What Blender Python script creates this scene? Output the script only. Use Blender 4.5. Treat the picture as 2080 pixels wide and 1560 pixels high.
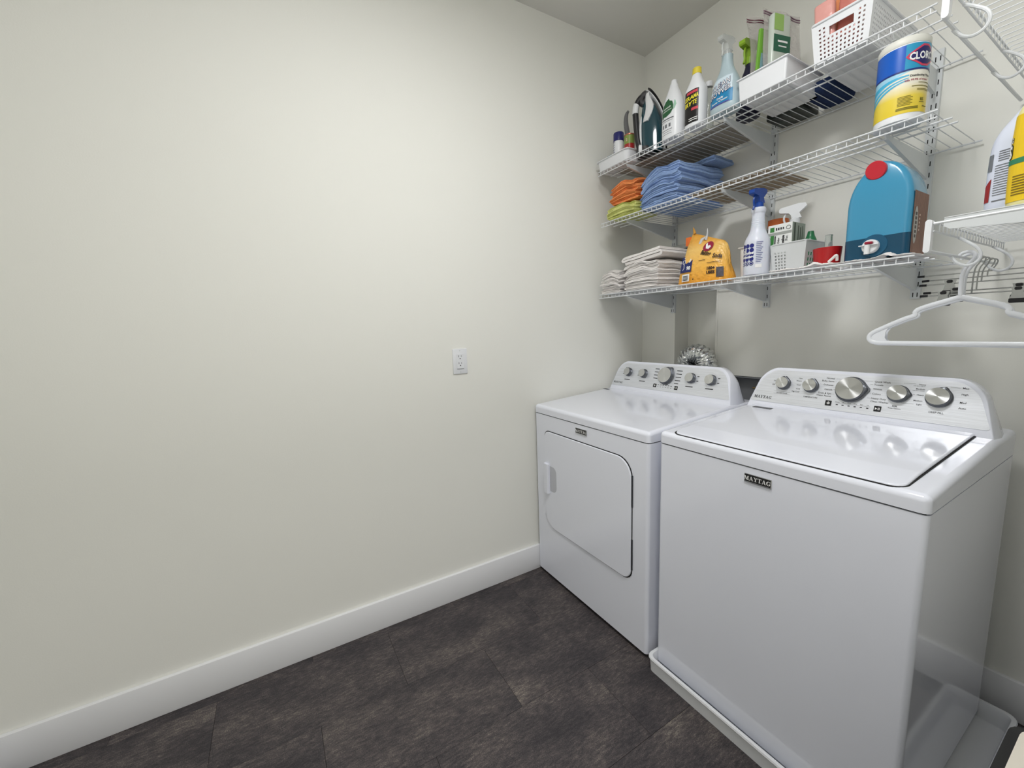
import bpy, bmesh, math, random
from math import sin, cos, pi, radians, sqrt, atan2
from mathutils import Vector, Matrix
random.seed(7)
for o in list(bpy.data.objects): bpy.data.objects.remove(o)
scene = bpy.context.scene
col = scene.collection

# ------------------------------------------------------------ camera
cam_d = bpy.data.cameras.new('camera'); cam = bpy.data.objects.new('camera', cam_d); col.objects.link(cam)
YAW, PIT, ROL = radians(-59.7542), radians(-7.8273), radians(-2.004)
fw = Vector((sin(YAW)*cos(PIT), cos(YAW)*cos(PIT), sin(PIT)))
rt0 = Vector((cos(YAW), -sin(YAW), 0)); up0 = rt0.cross(fw)
rt = cos(ROL)*rt0 + sin(ROL)*up0; up = -sin(ROL)*rt0 + cos(ROL)*up0
M = Matrix((rt, up, -fw)).transposed().to_4x4(); M.translation = Vector((1.6969, -1.8967, 1.2719))
cam.matrix_world = M
cam_d.sensor_width = 36; cam_d.lens = 823.4/2080*36; cam_d.clip_start = .02
scene.camera = cam
# ------------------------------------------------------------ world, exposure, lamp light
w = bpy.data.worlds.new('world'); scene.world = w; w.use_nodes = True
w.node_tree.nodes['Background'].inputs[0].default_value = (.9, .95, 1, 1)
w.node_tree.nodes['Background'].inputs[1].default_value = .05
vs = scene.view_settings
vs.view_transform = 'Standard'; vs.look = 'None'; vs.gamma = 1; vs.use_curve_mapping = False
vs.exposure = 0.06
def area(name, loc, size, power, colr, rot=(0, 0, 0), shape='DISK', sy=None):
    l = bpy.data.lights.new(name, 'AREA'); l.shape = shape; l.size = size; l.energy = power; l.color = colr
    if sy: l.size_y = sy
    o = bpy.data.objects.new(name, l); o.location = loc; o.rotation_euler = rot; col.objects.link(o); return o
LAMP = Vector((1.22, -1.42, 2.706))
area('lamp_light', (LAMP.x, LAMP.y, 2.632), .50, 14.0, (.99, .993, 1))
area('hall_fill', (2.5, -1.9, 2.6), .5, 26, (1, .98, .95))  # added fill through the doorway, no lamp known in the hall

# ------------------------------------------------------------ materials
def srgb(r, g, b):
    f = lambda c: c/12.92 if c <= .04045 else ((c+.055)/1.055)**2.4
    return (f(r/255), f(g/255), f(b/255), 1)
MATS = {}
def mat(name, c, rough=.5, metal=0, coat=0, trans=0, alpha=1, spec=.5, noise=None, bump=None, sss=0, ior=1.45, aniso=0):
    if name in MATS: return MATS[name]
    m = bpy.data.materials.new(name); m.use_nodes = True; nt = m.node_tree; b = nt.nodes['Principled BSDF']
    b.inputs['Base Color'].default_value = srgb(*c); b.inputs['Roughness'].default_value = rough
    b.inputs['Metallic'].default_value = metal; b.inputs['Coat Weight'].default_value = coat
    b.inputs['Coat Roughness'].default_value = .06
    b.inputs['Transmission Weight'].default_value = trans; b.inputs['Alpha'].default_value = alpha
    b.inputs['Specular IOR Level'].default_value = spec; b.inputs['IOR'].default_value = ior
    if sss: b.inputs['Subsurface Weight'].default_value = sss; b.inputs['Subsurface Scale'].default_value = .01
    if noise or bump:
        tc = nt.nodes.new('ShaderNodeTexCoord'); mp = nt.nodes.new('ShaderNodeMapping')
        nt.links.new(tc.outputs['Object'], mp.inputs[0])
    if noise:   # (scale, amount, (sx,sy,sz))
        mp.inputs['Scale'].default_value = noise[2]
        n = nt.nodes.new('ShaderNodeTexNoise'); n.inputs['Scale'].default_value = noise[0]; n.inputs['Detail'].default_value = 4
        nt.links.new(mp.outputs[0], n.inputs[0])
        r = nt.nodes.new('ShaderNodeMapRange'); r.inputs[1].default_value = .3; r.inputs[2].default_value = .7
        r.inputs[3].default_value = 1-noise[1]; r.inputs[4].default_value = 1+noise[1]*.4
        nt.links.new(n.outputs[0], r.inputs[0])
        x = nt.nodes.new('ShaderNodeMix'); x.data_type = 'RGBA'; x.blend_type = 'MULTIPLY'; x.inputs[0].default_value = 1
        x.inputs[6].default_value = srgb(*c); nt.links.new(r.outputs[0], x.inputs[7]); nt.links.new(x.outputs[2], b.inputs['Base Color'])
    if bump:    # (scale, strength, distance)
        n = nt.nodes.new('ShaderNodeTexNoise'); n.inputs['Scale'].default_value = bump[0]; n.inputs['Detail'].default_value = 3
        nt.links.new(tc.outputs['Object'], n.inputs[0])
        bp = nt.nodes.new('ShaderNodeBump'); bp.inputs['Strength'].default_value = bump[1]; bp.inputs['Distance'].default_value = bump[2]
        nt.links.new(n.outputs[0], bp.inputs['Height']); nt.links.new(bp.outputs[0], b.inputs['Normal'])
    MATS[name] = m; return m
WALL = mat('wall_paint', (238, 238, 232), .75, bump=(230, .12, .0012))
CEIL = mat('ceiling_paint', (228, 227, 222), .85, bump=(180, .1, .001))
TRIM = mat('trim_paint', (236, 237, 240), .38)
ENAMEL = mat('white_enamel', (238, 241, 252), .11, coat=.5)
PLASTW = mat('white_plastic', (232, 234, 238), .35)
WIRE = mat('white_wire', (226, 229, 232), .35)
STEELW = mat('white_steel', (216, 220, 222), .4)
DARK = mat('dark_gap', (22, 22, 24), .7)
BLACK = mat('black_plastic', (26, 26, 28), .4)
INK = mat('ink', (40, 40, 44), .6)
INKB = mat('navy_ink', (30, 38, 120), .5)
WHITEINK = mat('white_ink', (240, 240, 240), .5)
GREYINK = mat('grey_ink', (110, 112, 118), .6)

def floor_mat():
    m = bpy.data.materials.new('slate_vinyl'); m.use_nodes = True; nt = m.node_tree; b = nt.nodes['Principled BSDF']
    N = nt.nodes.new; L = nt.links.new
    g = N('ShaderNodeNewGeometry'); oi = N('ShaderNodeObjectInfo')
    add = N('ShaderNodeVectorMath'); add.operation = 'ADD'
    sc = N('ShaderNodeVectorMath'); sc.operation = 'SCALE'; sc.inputs['Scale'].default_value = 7.0
    cb = N('ShaderNodeCombineXYZ'); L(oi.outputs['Random'], cb.inputs[0]); L(oi.outputs['Random'], cb.inputs[1])
    L(cb.outputs[0], sc.inputs[0]); L(g.outputs['Position'], add.inputs[0]); L(sc.outputs[0], add.inputs[1])
    mp = N('ShaderNodeMapping'); mp.inputs['Scale'].default_value = (1.3, .32, 1); L(add.outputs[0], mp.inputs[0])
    n1 = N('ShaderNodeTexNoise'); n1.inputs['Scale'].default_value = 105; n1.inputs['Detail'].default_value = 8; n1.inputs['Roughness'].default_value = .72
    L(mp.outputs[0], n1.inputs[0])
    mp2 = N('ShaderNodeMapping'); mp2.inputs['Scale'].default_value = (1, .5, 1); L(add.outputs[0], mp2.inputs[0])
    n2 = N('ShaderNodeTexNoise'); n2.inputs['Scale'].default_value = 7; n2.inputs['Detail'].default_value = 6; n2.inputs['Roughness'].default_value = .6
    L(mp2.outputs[0], n2.inputs[0])
    n3 = N('ShaderNodeTexNoise'); n3.inputs['Scale'].default_value = 320; n3.inputs['Detail'].default_value = 3; L(add.outputs[0], n3.inputs[0])
    mx = N('ShaderNodeMath'); mx.operation = 'MULTIPLY_ADD'; mx.inputs[1].default_value = .45; L(n1.outputs[0], mx.inputs[0])
    m2 = N('ShaderNodeMath'); m2.operation = 'MULTIPLY'; m2.inputs[1].default_value = .40; L(n2.outputs[0], m2.inputs[0]); L(m2.outputs[0], mx.inputs[2])
    m3 = N('ShaderNodeMath'); m3.operation = 'MULTIPLY_ADD'; m3.inputs[1].default_value = .30; L(n3.outputs[0], m3.inputs[0]); L(mx.outputs[0], m3.inputs[2])
    cr = N('ShaderNodeValToRGB'); e = cr.color_ramp.elements
    e[0].position = .405; e[0].color = srgb(38, 36, 39); e[1].position = .72; e[1].color = srgb(134, 126, 118)
    x = e.new(.525); x.color = srgb(56, 53, 56); x = e.new(.60); x.color = srgb(76, 70, 71); x = e.new(.665); x.color = srgb(102, 95, 91)
    L(m3.outputs[0], cr.inputs[0]); L(cr.outputs[0], b.inputs['Base Color'])
    n4 = N('ShaderNodeTexNoise'); n4.inputs['Scale'].default_value = 14; L(add.outputs[0], n4.inputs[0])
    b.inputs['Roughness'].default_value = .55; b.inputs['Specular IOR Level'].default_value = .3
    bp = N('ShaderNodeBump'); bp.inputs['Strength'].default_value = .25; bp.inputs['Distance'].default_value = .002
    L(n1.outputs[0], bp.inputs['Height']); L(bp.outputs[0], b.inputs['Normal'])
    return m
FLOOR = floor_mat()

def brushed(name, base, streak, rough=.34, metal=.75, radial=False):
    m = bpy.data.materials.new(name); m.use_nodes = True; nt = m.node_tree; b = nt.nodes['Principled BSDF']
    tc = nt.nodes.new('ShaderNodeTexCoord'); mp = nt.nodes.new('ShaderNodeMapping'); nt.links.new(tc.outputs['Object'], mp.inputs[0])
    mp.inputs['Scale'].default_value = streak
    n = nt.nodes.new('ShaderNodeTexNoise'); n.inputs['Scale'].default_value = 1; n.inputs['Detail'].default_value = 5
    nt.links.new(mp.outputs[0], n.inputs[0])
    r = nt.nodes.new('ShaderNodeMapRange'); r.inputs[1].default_value = .3; r.inputs[2].default_value = .7; r.inputs[3].default_value = .86; r.inputs[4].default_value = 1.08
    nt.links.new(n.outputs[0], r.inputs[0])
    x = nt.nodes.new('ShaderNodeMix'); x.data_type = 'RGBA'; x.blend_type = 'MULTIPLY'; x.inputs[0].default_value = 1
    x.inputs[6].default_value = srgb(*base); nt.links.new(r.outputs[0], x.inputs[7]); nt.links.new(x.outputs[2], b.inputs['Base Color'])
    b.inputs['Metallic'].default_value = metal; b.inputs['Roughness'].default_value = rough
    if radial:
        b.inputs['Anisotropic'].default_value = .9
        t = nt.nodes.new('ShaderNodeTangent'); t.direction_type = 'RADIAL'; t.axis = 'Z'
        nt.links.new(t.outputs[0], b.inputs['Tangent'])
    return m
PANEL = brushed('brushed_panel', (236, 239, 246), (8, 900, 900), .40, .62)
KNOBF = brushed('spun_metal', (215, 216, 216), (1, 1, 1), .26, 1, radial=True)
CHROME = mat('chrome', (200, 202, 205), .14, 1)
FOIL = mat('aluminium_foil', (225, 227, 228), .16, 1, bump=(60, .5, .004))
KSKIRT = mat('knob_skirt', (104, 107, 112), .28, .8)
def cloth(name, c, s=.15):
    return mat(name, c, .95, spec=.15, noise=(60, s, (1, 1, 1)), bump=(900, .5, .0012))
BLUEC = cloth('blue_microfibre', (150, 176, 220)); ORAC = cloth('orange_microfibre', (243, 150, 92)); YELC = cloth('lime_microfibre', (224, 228, 146))
WHTC = cloth('white_terry', (238, 234, 232), .05); NAVYC = cloth('navy_cloth', (44, 58, 92))

# ------------------------------------------------------------ mesh helpers
class MB:
    def __init__(s): s.v = []; s.f = []
    def add(s, vs_, fs): n = len(s.v); s.v += [tuple(p) for p in vs_]; s.f += [tuple(i+n for i in f) for f in fs]; return s
    def box(s, x0, x1, y0, y1, z0, z1):
        return s.add([(x0,y0,z0),(x1,y0,z0),(x1,y1,z0),(x0,y1,z0),(x0,y0,z1),(x1,y0,z1),(x1,y1,z1),(x0,y1,z1)],
                     [(0,3,2,1),(4,5,6,7),(0,1,5,4),(1,2,6,5),(2,3,7,6),(3,0,4,7)])
    def rbox(s, x0, x1, y0, y1, z0, z1, r=.003, seg=2, edit=None, sel=None):
        bm = bmesh.new(); bmesh.ops.create_cube(bm, size=1)
        for v in bm.verts: v.co = Vector(((x0+x1)/2+v.co.x*(x1-x0), (y0+y1)/2+v.co.y*(y1-y0), (z0+z1)/2+v.co.z*(z1-z0)))
        if edit: edit(bm)
        ed = [e for e in bm.edges if sel is None or sel(e)]
        bmesh.ops.bevel(bm, geom=ed, offset=r, segments=seg, profile=.5, affect='EDGES', clamp_overlap=True)
        return s.bm(bm)
    def bm(s, bm):
        bm.verts.index_update(); s.add([v.co[:] for v in bm.verts], [[v.index for v in f.verts] for f in bm.faces]); bm.free(); return s
    def tube(s, pts, r, n=8, closed=False, cap=True):
        pts = [Vector(p) for p in pts]; N = len(pts); rings = []
        rr = r if isinstance(r, (list, tuple)) else [r]*N
        ref = None
        for i in range(N):
            a = pts[(i-1) % N] if (closed or i > 0) else pts[i]; b = pts[(i+1) % N] if (closed or i < N-1) else pts[i]
            t = (b-a).normalized()
            if ref is None: ref = Vector((0,0,1)) if abs(t.z) < .9 else Vector((1,0,0))
            u = (ref - t*ref.dot(t)).normalized(); v = t.cross(u); ref = u
            rings.append([pts[i]+(u*cos(2*pi*k/n)+v*sin(2*pi*k/n))*rr[i] for k in range(n)])
        V = [p for R_ in rings for p in R_]; F = []
        for i in range(N if closed else N-1):
            j = (i+1) % N
            for k in range(n): F.append((i*n+k, i*n+(k+1)%n, j*n+(k+1)%n, j*n+k))
        if cap and not closed: F += [tuple(range(n))[::-1], tuple(range((N-1)*n, N*n))]
        return s.add(V, F)
    def lathe(s, prof, n=32, cx=0, cy=0, ex=2.0, cap=True):
        # prof: (z, rx[, ry[, ox[, oy]]]) super-ellipse sections
        V = []
        for p in prof:
            z, rx = p[0], p[1]; ry = p[2] if len(p) > 2 else rx; ox = p[3] if len(p) > 3 else 0; oy = p[4] if len(p) > 4 else 0
            for k in range(n):
                t = 2*pi*k/n; c, q = cos(t), sin(t)
                V.append((cx+ox+rx*math.copysign(abs(c)**(2/ex), c), cy+oy+ry*math.copysign(abs(q)**(2/ex), q), z))
        F = []; m = len(prof)
        for i in range(m-1):
            for k in range(n): F.append((i*n+k, i*n+(k+1)%n, (i+1)*n+(k+1)%n, (i+1)*n+k))
        if cap: F += [tuple(range(n))[::-1], tuple(range((m-1)*n, m*n))]
        return s.add(V, F)
    def prism(s, poly, a, b, f):
        # poly 2D; f(u,v,d)->3D ; extruded from d=a to d=b
        n = len(poly); V = [f(u, v, a) for u, v in poly]+[f(u, v, b) for u, v in poly]
        F = [tuple(range(n))[::-1], tuple(range(n, 2*n))]+[(i, (i+1)%n, n+(i+1)%n, n+i) for i in range(n)]
        return s.add(V, F)
    def patch(s, f, u0, v0, u1, v1, nu=8, nv=4):
        V = [f(u0+(u1-u0)*i/nu, v0+(v1-v0)*j/nv) for j in range(nv+1) for i in range(nu+1)]
        F = [(j*(nu+1)+i, j*(nu+1)+i+1, (j+1)*(nu+1)+i+1, (j+1)*(nu+1)+i) for j in range(nv) for i in range(nu)]
        return s.add(V, F)
    def poly(s, f, pts, sub=None):
        bm = bmesh.new(); vs_ = [bm.verts.new((p[0], p[1], 0)) for p in pts]; bm.faces.new(vs_)
        if sub:
            x0, x1 = min(p[0] for p in pts), max(p[0] for p in pts)
            for k in range(1, sub):
                g = bm.verts[:]+bm.edges[:]+bm.faces[:]
                bmesh.ops.bisect_plane(bm, geom=g, plane_co=(x0+(x1-x0)*k/sub, 0, 0), plane_no=(1, 0, 0))
            y0, y1 = min(p[1] for p in pts), max(p[1] for p in pts)
            for k in range(1, sub):
                g = bm.verts[:]+bm.edges[:]+bm.faces[:]
                bmesh.ops.bisect_plane(bm, geom=g, plane_co=(0, y0+(y1-y0)*k/sub, 0), plane_no=(0, 1, 0))
        bmesh.ops.triangulate(bm, faces=bm.faces[:])
        for v in bm.verts: v.co = Vector(f(v.co.x, v.co.y))
        return s.bm(bm)
    def text(s, f, t, u, v, size, bold=.0, shear=0, align='CENTER', xs=1, rot=0):
        cu = bpy.data.curves.new('t', 'FONT'); cu.body = t; cu.size = size; cu.offset = bold*size; cu.shear = shear
        cu.align_x = align; cu.resolution_u = 2
        o = bpy.data.objects.new('t', cu); col.objects.link(o); bpy.context.view_layer.update()
        me = o.evaluated_get(bpy.context.evaluated_depsgraph_get()).to_mesh()
        c_, s_ = cos(rot), sin(rot)
        V = [f(u+(p.co.x*xs)*c_-p.co.y*s_, v+(p.co.x*xs)*s_+p.co.y*c_) for p in me.vertices]; F = [tuple(q.vertices) for q in me.polygons]
        o.to_mesh_clear() if False else None
        bpy.data.objects.remove(o); bpy.data.curves.remove(cu)
        return s.add(V, F)
    def bars(s, f, rows, nu=6):
        for u0, u1, v, h in rows: s.patch(f, u0, v-h/2, u1, v+h/2, nu, 1)
        return s
    def obj(s, name, m, parent=None, smooth=30, label=None, cat=None, group=None, kind=None):
        me = bpy.data.meshes.new(name); me.from_pydata(s.v, [], s.f); me.update()
        me.materials.append(m)
        bm = bmesh.new(); bm.from_mesh(me); bmesh.ops.recalc_face_normals(bm, faces=bm.faces[:]) if s.closed else None
        if smooth:
            a = radians(smooth)
            for fc in bm.faces: fc.smooth = True
            for e in bm.edges:
                if len(e.link_faces) != 2 or e.calc_face_angle(0) > a: e.smooth = False
        bm.to_mesh(me); bm.free()
        o = bpy.data.objects.new(name, me); col.objects.link(o)
        if m is ENAMEL and smooth: wn = o.modifiers.new('w', 'WEIGHTED_NORMAL'); wn.keep_sharp = True; wn.weight = 100
        if name == 'printing': o['kind'] = 'stuff'
        if parent: o.parent = parent
        if label: o['label'] = label
        if cat: o['category'] = cat
        if group: o['group'] = group
        if kind: o['kind'] = kind
        return o
    closed = True
def thing(name, label, cat, loc=(0, 0, 0), rot=0, group=None):
    o = bpy.data.objects.new(name, None); o.empty_display_size = .05; col.objects.link(o)
    o.location = loc; o.rotation_euler = (0, 0, rot); o['label'] = label; o['category'] = cat
    if group: o['group'] = group
    return o
def copy_tree(o, parent=None):
    c = o.copy(); col.objects.link(c)
    if parent: c.parent = parent
    for ch in list(o.children): copy_tree(ch, c)
    return c
def rrect(x0, z0, x1, z1, r, n=6):
    # radii order: bl, br, tr, tl
    if not isinstance(r, (tuple, list)): r = (r,)*4
    P = []
    for (cx, cy, q, a) in ((x0+r[0], z0+r[0], r[0], pi), (x1-r[1], z0+r[1], r[1], 1.5*pi), (x1-r[2], z1-r[2], r[2], 0), (x0+r[3], z1-r[3], r[3], .5*pi)):
        for k in range(n+1): t = a+pi/2*k/n; P.append((cx+q*cos(t), cy+q*sin(t)))
    return P
XZ = lambda u, v, d: (u, d, v)     # prism in x-z plane, depth along y
XY = lambda u, v, d: (u, v, d)
YZ = lambda u, v, d: (d, u, v)

# serif capitals for the appliance maker's name
def serif(mb, f, text, u, v, h, shear=.18, gap=.16):
    L_ = {
     'M': (1.12, [[(.10,0),(.19,0),(.19,1),(.10,1)],[(.10,1),(.34,1),(.64,.12),(.50,0)],[(.50,0),(.60,0),(.92,1),(.82,1)],[(.80,0),(1.02,0),(1.02,1),(.80,1)],
                  [(0,0),(.30,0),(.30,.08),(0,.08)],[(.70,0),(1.12,0),(1.12,.08),(.70,.08)],[(0,.92),(.2,.92),(.2,1),(0,1)],[(.9,.92),(1.12,.92),(1.12,1),(.9,1)]]),
     'A': (.98, [[(.14,0),(.23,0),(.52,1),(.42,1)],[(.40,1),(.58,1),(.92,0),(.68,0)],[(.25,.28),(.75,.28),(.75,.36),(.25,.36)],[(0,0),(.36,0),(.36,.08),(0,.08)],[(.58,0),(1.0,0),(1.0,.08),(.58,.08)]]),
     'Y': (.94, [[(.10,1),(.34,1),(.58,.44),(.40,.44)],[(.74,1),(.83,1),(.56,.40),(.46,.40)],[(.38,0),(.60,0),(.60,.5),(.38,.5)],[(0,.92),(.44,.92),(.44,1),(0,1)],[(.62,.92),(.96,.92),(.96,1),(.62,1)],[(.26,0),(.72,0),(.72,.08),(.26,.08)]]),
     'T': (.84, [[(.31,0),(.53,0),(.53,1),(.31,1)],[(0,.90),(.84,.90),(.84,1),(0,1)],[(0,.70),(.07,.70),(.07,1),(0,1)],[(.77,.70),(.84,.70),(.84,1),(.77,1)],[(.18,0),(.66,0),(.66,.08),(.18,.08)]]),
     'G': (.98, [[(.05,.25),(.28,.25),(.28,.75),(.05,.75)],[(.05,.25),(.28,.25),(.50,.09),(.36,0)],[(.36,0),(.62,0),(.62,.09),(.45,.09)],[(.62,0),(.86,.08),(.86,.16),(.60,.09)],
                  [(.66,.05),(.86,.08),(.86,.42),(.66,.42)],[(.54,.36),(.98,.36),(.98,.44),(.54,.44)],[(.05,.75),(.28,.75),(.50,.91),(.36,1)],[(.36,1),(.45,.91),(.62,.91),(.62,1)],[(.60,.91),(.62,1),(.84,.90),(.82,.80)],[(.80,.68),(.88,.68),(.88,1),(.80,1)]])}
    W_ = sum(L_[c][0]*h+gap*h*.35 for c in text); x = u-W_/2
    for c in text:
        wd, polys = L_[c]
        for q in polys:
            V = [f(x+(a+shear*b)*h, v+b*h) for a, b in q]; mb.add(V, [tuple(range(len(q)))])
        x += wd*h+gap*h*.35

# ------------------------------------------------------------ room shell
H = 2.7069; XR = 1.79; YF = -2.75
def structure(mb, name, m, parent=None, **k): return mb.obj(name, m, parent, kind='structure' if not parent else None, **k)
structure(MB().box(-.12, 0, YF, .15, -.02, H), 'wall_left', WALL)
bw = MB(); NX0, NX1, NZ1 = .2257, .470, 1.424; OX0, OX1, OZ0, OZ1 = .54, .90, .72, 1.011
D_ = .16
bw.box(0, NX0, 0, D_, 0, H); bw.box(NX0, NX1, 0, D_, NZ1, H); bw.box(NX0, NX1, .1133, D_, 0, NZ1)
bw.box(NX1, OX0, 0, D_, 0, H); bw.box(OX0, OX1, 0, D_, OZ1, H); bw.box(OX0, OX1, 0, D_, 0, OZ0); bw.box(OX0, OX1, .12, D_, OZ0, OZ1)
bw.box(OX1, 3.3, 0, D_, 0, H)
structure(bw, 'wall_back', WALL)
structure(MB().rbox(NX1-.006, NX1+.004, -.004, .112, .0, NZ1, .0015, 1), 'trim_1', WALL)
structure(MB().box(-.12, 3.3, YF-.12, YF, -.02, H), 'wall_front', WALL)
DY0, DY1, DH = -1.50, -2.52, 2.06
rw = MB(); rw.box(XR, XR+.11, DY0, 0, 0, H); rw.box(XR, XR+.11, DY1, DY0, DH, H); rw.box(XR, XR+.11, YF, DY1, 0, H)
structure(rw, 'wall_right', WALL)
structure(MB().box(3.2, 3.3, YF, 0, 0, H), 'wall_hall', WALL)
structure(MB().box(-.12, 3.3, YF-.12, D_, H, H+.1), 'ceiling', CEIL)
cas = MB()
for a, b in ((DY0, DY0+.07), (DY1-.07, DY1)): cas.rbox(XR-.014, XR, a, b, 0, DH+.07, .003, 2)
cas.rbox(XR-.014, XR, DY1, DY0, DH, DH+.07, .003, 2)
structure(cas, 'trim_2', TRIM)
# floor: stone-look vinyl tiles in staggered rows along the wall, each its own piece
fl = structure(MB().box(-.12, 3.3, YF-.12, .16, -.08, -.0052), 'floor', DARK)
PX, PY, G = .2975, .595, .00035
def tile_mesh(wd, ln):
    mb = MB(); mb.rbox(-wd/2+G, wd/2-G, -ln/2+G, ln/2-G, -.005, 0, .0006, 1, sel=lambda e: all(v.co.z > -.001 for v in e.verts))
    o = mb.obj('tile', FLOOR, fl); return o
tm = {}
def put_tile(x0, x1, y0, y1):
    x0 = max(x0, 0.0); x1 = min(x1, XR+.09); y0 = max(y0, YF); y1 = min(y1, 0)
    if x1-x0 < .01 or y1-y0 < .01: return
    k = (round(x1-x0, 4), round(y1-y0, 4))
    if k not in tm: o = tm[k] = tile_mesh(*k)
    else: o = tm[k].copy(); col.objects.link(o)
    o.name = 'tile'; o.location = ((x0+x1)/2, (y0+y1)/2, random.uniform(-.0002, .0002))
for i in range(-1, 6):
    xa = .0525+PX*i; off = -.9995 if i % 2 == 0 else -1.2875
    for j in range(-5, 3): put_tile(xa, xa+PX, off+PY*(j-1), off+PY*j)
structure(MB().box(XR+.09, 3.2, YF, 0, -.0052, 0), 'floor_hall', FLOOR)
HB, TB = .1305, .0155
def baseboard(name, x0, x1, y0, y1):
    structure(MB().rbox(x0, x1, y0, y1, .0005, HB, .002, 2), name, TRIM)
baseboard('baseboard_left', 0, TB, YF+TB, -.001)
b2 = MB(); b2.rbox(TB, NX0, -TB, 0, .0005, HB, .002, 2); b2.rbox(NX1, XR, -TB, 0, .0005, HB, .002, 2); structure(b2, 'baseboard_back', TRIM)
b3 = MB(); b3.rbox(XR-TB, XR, DY0+.07, -TB, .0005, HB, .002, 2); b3.rbox(XR-TB, XR, YF+TB, DY1-.07, .0005, HB, .002, 2); structure(b3, 'baseboard_right', TRIM)
baseboard('baseboard_front', 0, XR, YF, YF+TB)

# ceiling lamp
t = thing('ceiling_lamp', 'round flush white ceiling lamp in the middle of the ceiling', 'lamp', LAMP)
MB().lathe([(-.03, .172), (-.006, .178), (0, .178)], 48).obj('lamp_base', PLASTW, t)
g_ = bpy.data.materials.new('lamp_glow'); g_.use_nodes = True; bb = g_.node_tree.nodes['Principled BSDF']
bb.inputs['Emission Color'].default_value = (1, .98, .95, 1); bb.inputs['Emission Strength'].default_value = 19
MB().lathe([(-.068, .02), (-.066, .08), (-.055, .13), (-.04, .158), (-.03, .165)], 48).obj('diffuser', g_, t)

# wall outlet
t = thing('wall_outlet', 'white double electrical outlet on the bare left wall', 'outlet', (0, -1.1761, 1.1327))
MB().rbox(0, .006, -.035, .035, -.057, .057, .003, 2).obj('cover_plate', PLASTW, t)
MB().rbox(.006, .0078, -.0167, .0167, -.0335, .0335, .0008, 1).obj('receptacle', PLASTW, t)
sl = MB()
for zc in (.0195, -.0115):
    sl.box(.0077, .0081, -.0085, -.0065, zc-.001, zc+.0075); sl.box(.0077, .0081, .0045, .0062, zc+.0, zc+.0068)
    sl.lathe([(0, .0026), (.0003, .0026)], 12)
    for i in range(len(sl.v)-24, len(sl.v)): a = sl.v[i]; sl.v[i] = (.0079+a[2], a[0]-.001, zc-.0075+a[1])
sl.obj('slots', DARK, t, smooth=0)
MB().box(.0060, .0066, -.0167, .0167, -.0352, -.0335).obj('shadow_gap', DARK, t)
for zz in (.048, -.048):
    s_ = MB(); s_.lathe([(0, .003), (.001, .0025)], 12); s_.v = [(.006+a[2], a[0], zz+a[1]) for a in s_.v]; s_.obj('screw', STEELW, t)

# ------------------------------------------------------------ washer and dryer
def knob(parent, f3, N_, u, w_, r, pt, name='knob'):
    # f3(u,w,d): point on console panel, N_ outward normal ; knob built around local z = N_
    mb = MB(); n = 36; seg = []
    for (d, q) in ((0, 1.08), (.004, 1.10), (.006, 1.0), (.019, .96), (.0205, .93)): seg.append((d, q))
    V = []
    for d, q in seg:
        for k in range(n):
            a = 2*pi*k/n; bump_ = 1+.17*max(0, cos(a-pt))**40*(1 if d < .0195 else .0)
            V.append((r*q*bump_*cos(a), r*q*bump_*sin(a), d))
    F = [((i)*n+k, i*n+(k+1)%n, (i+1)*n+(k+1)%n, (i+1)*n+k) for i in range(4) for k in range(n)]+[tuple(range(4*n, 5*n))]
    mb.add(V, F); o = mb.obj(name, KSKIRT, parent)
    U = Vector((1, 0, 0)); Wv = N_.cross(U); o.matrix_local = Matrix.Translation(Vector(f3(u, w_, .0015))) @ Matrix((U, Wv, N_)).transposed().to_4x4()
    fm = MB().lathe([(.0204, r*.93), (.0212, r*.90)], 40); fm.f = [q for q in fm.f if len(q) != 40]; 
    c = len(fm.v); fm.v = [(a[0], a[1], .0210) for a in fm.v]; fm.v.append((0, 0, .0210)); fm.f += [(40+k, 40+(k+1)%40, c) for k in range(40)]
    fm.obj('knob_face', KNOBF, o, smooth=0)
    return o
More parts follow.
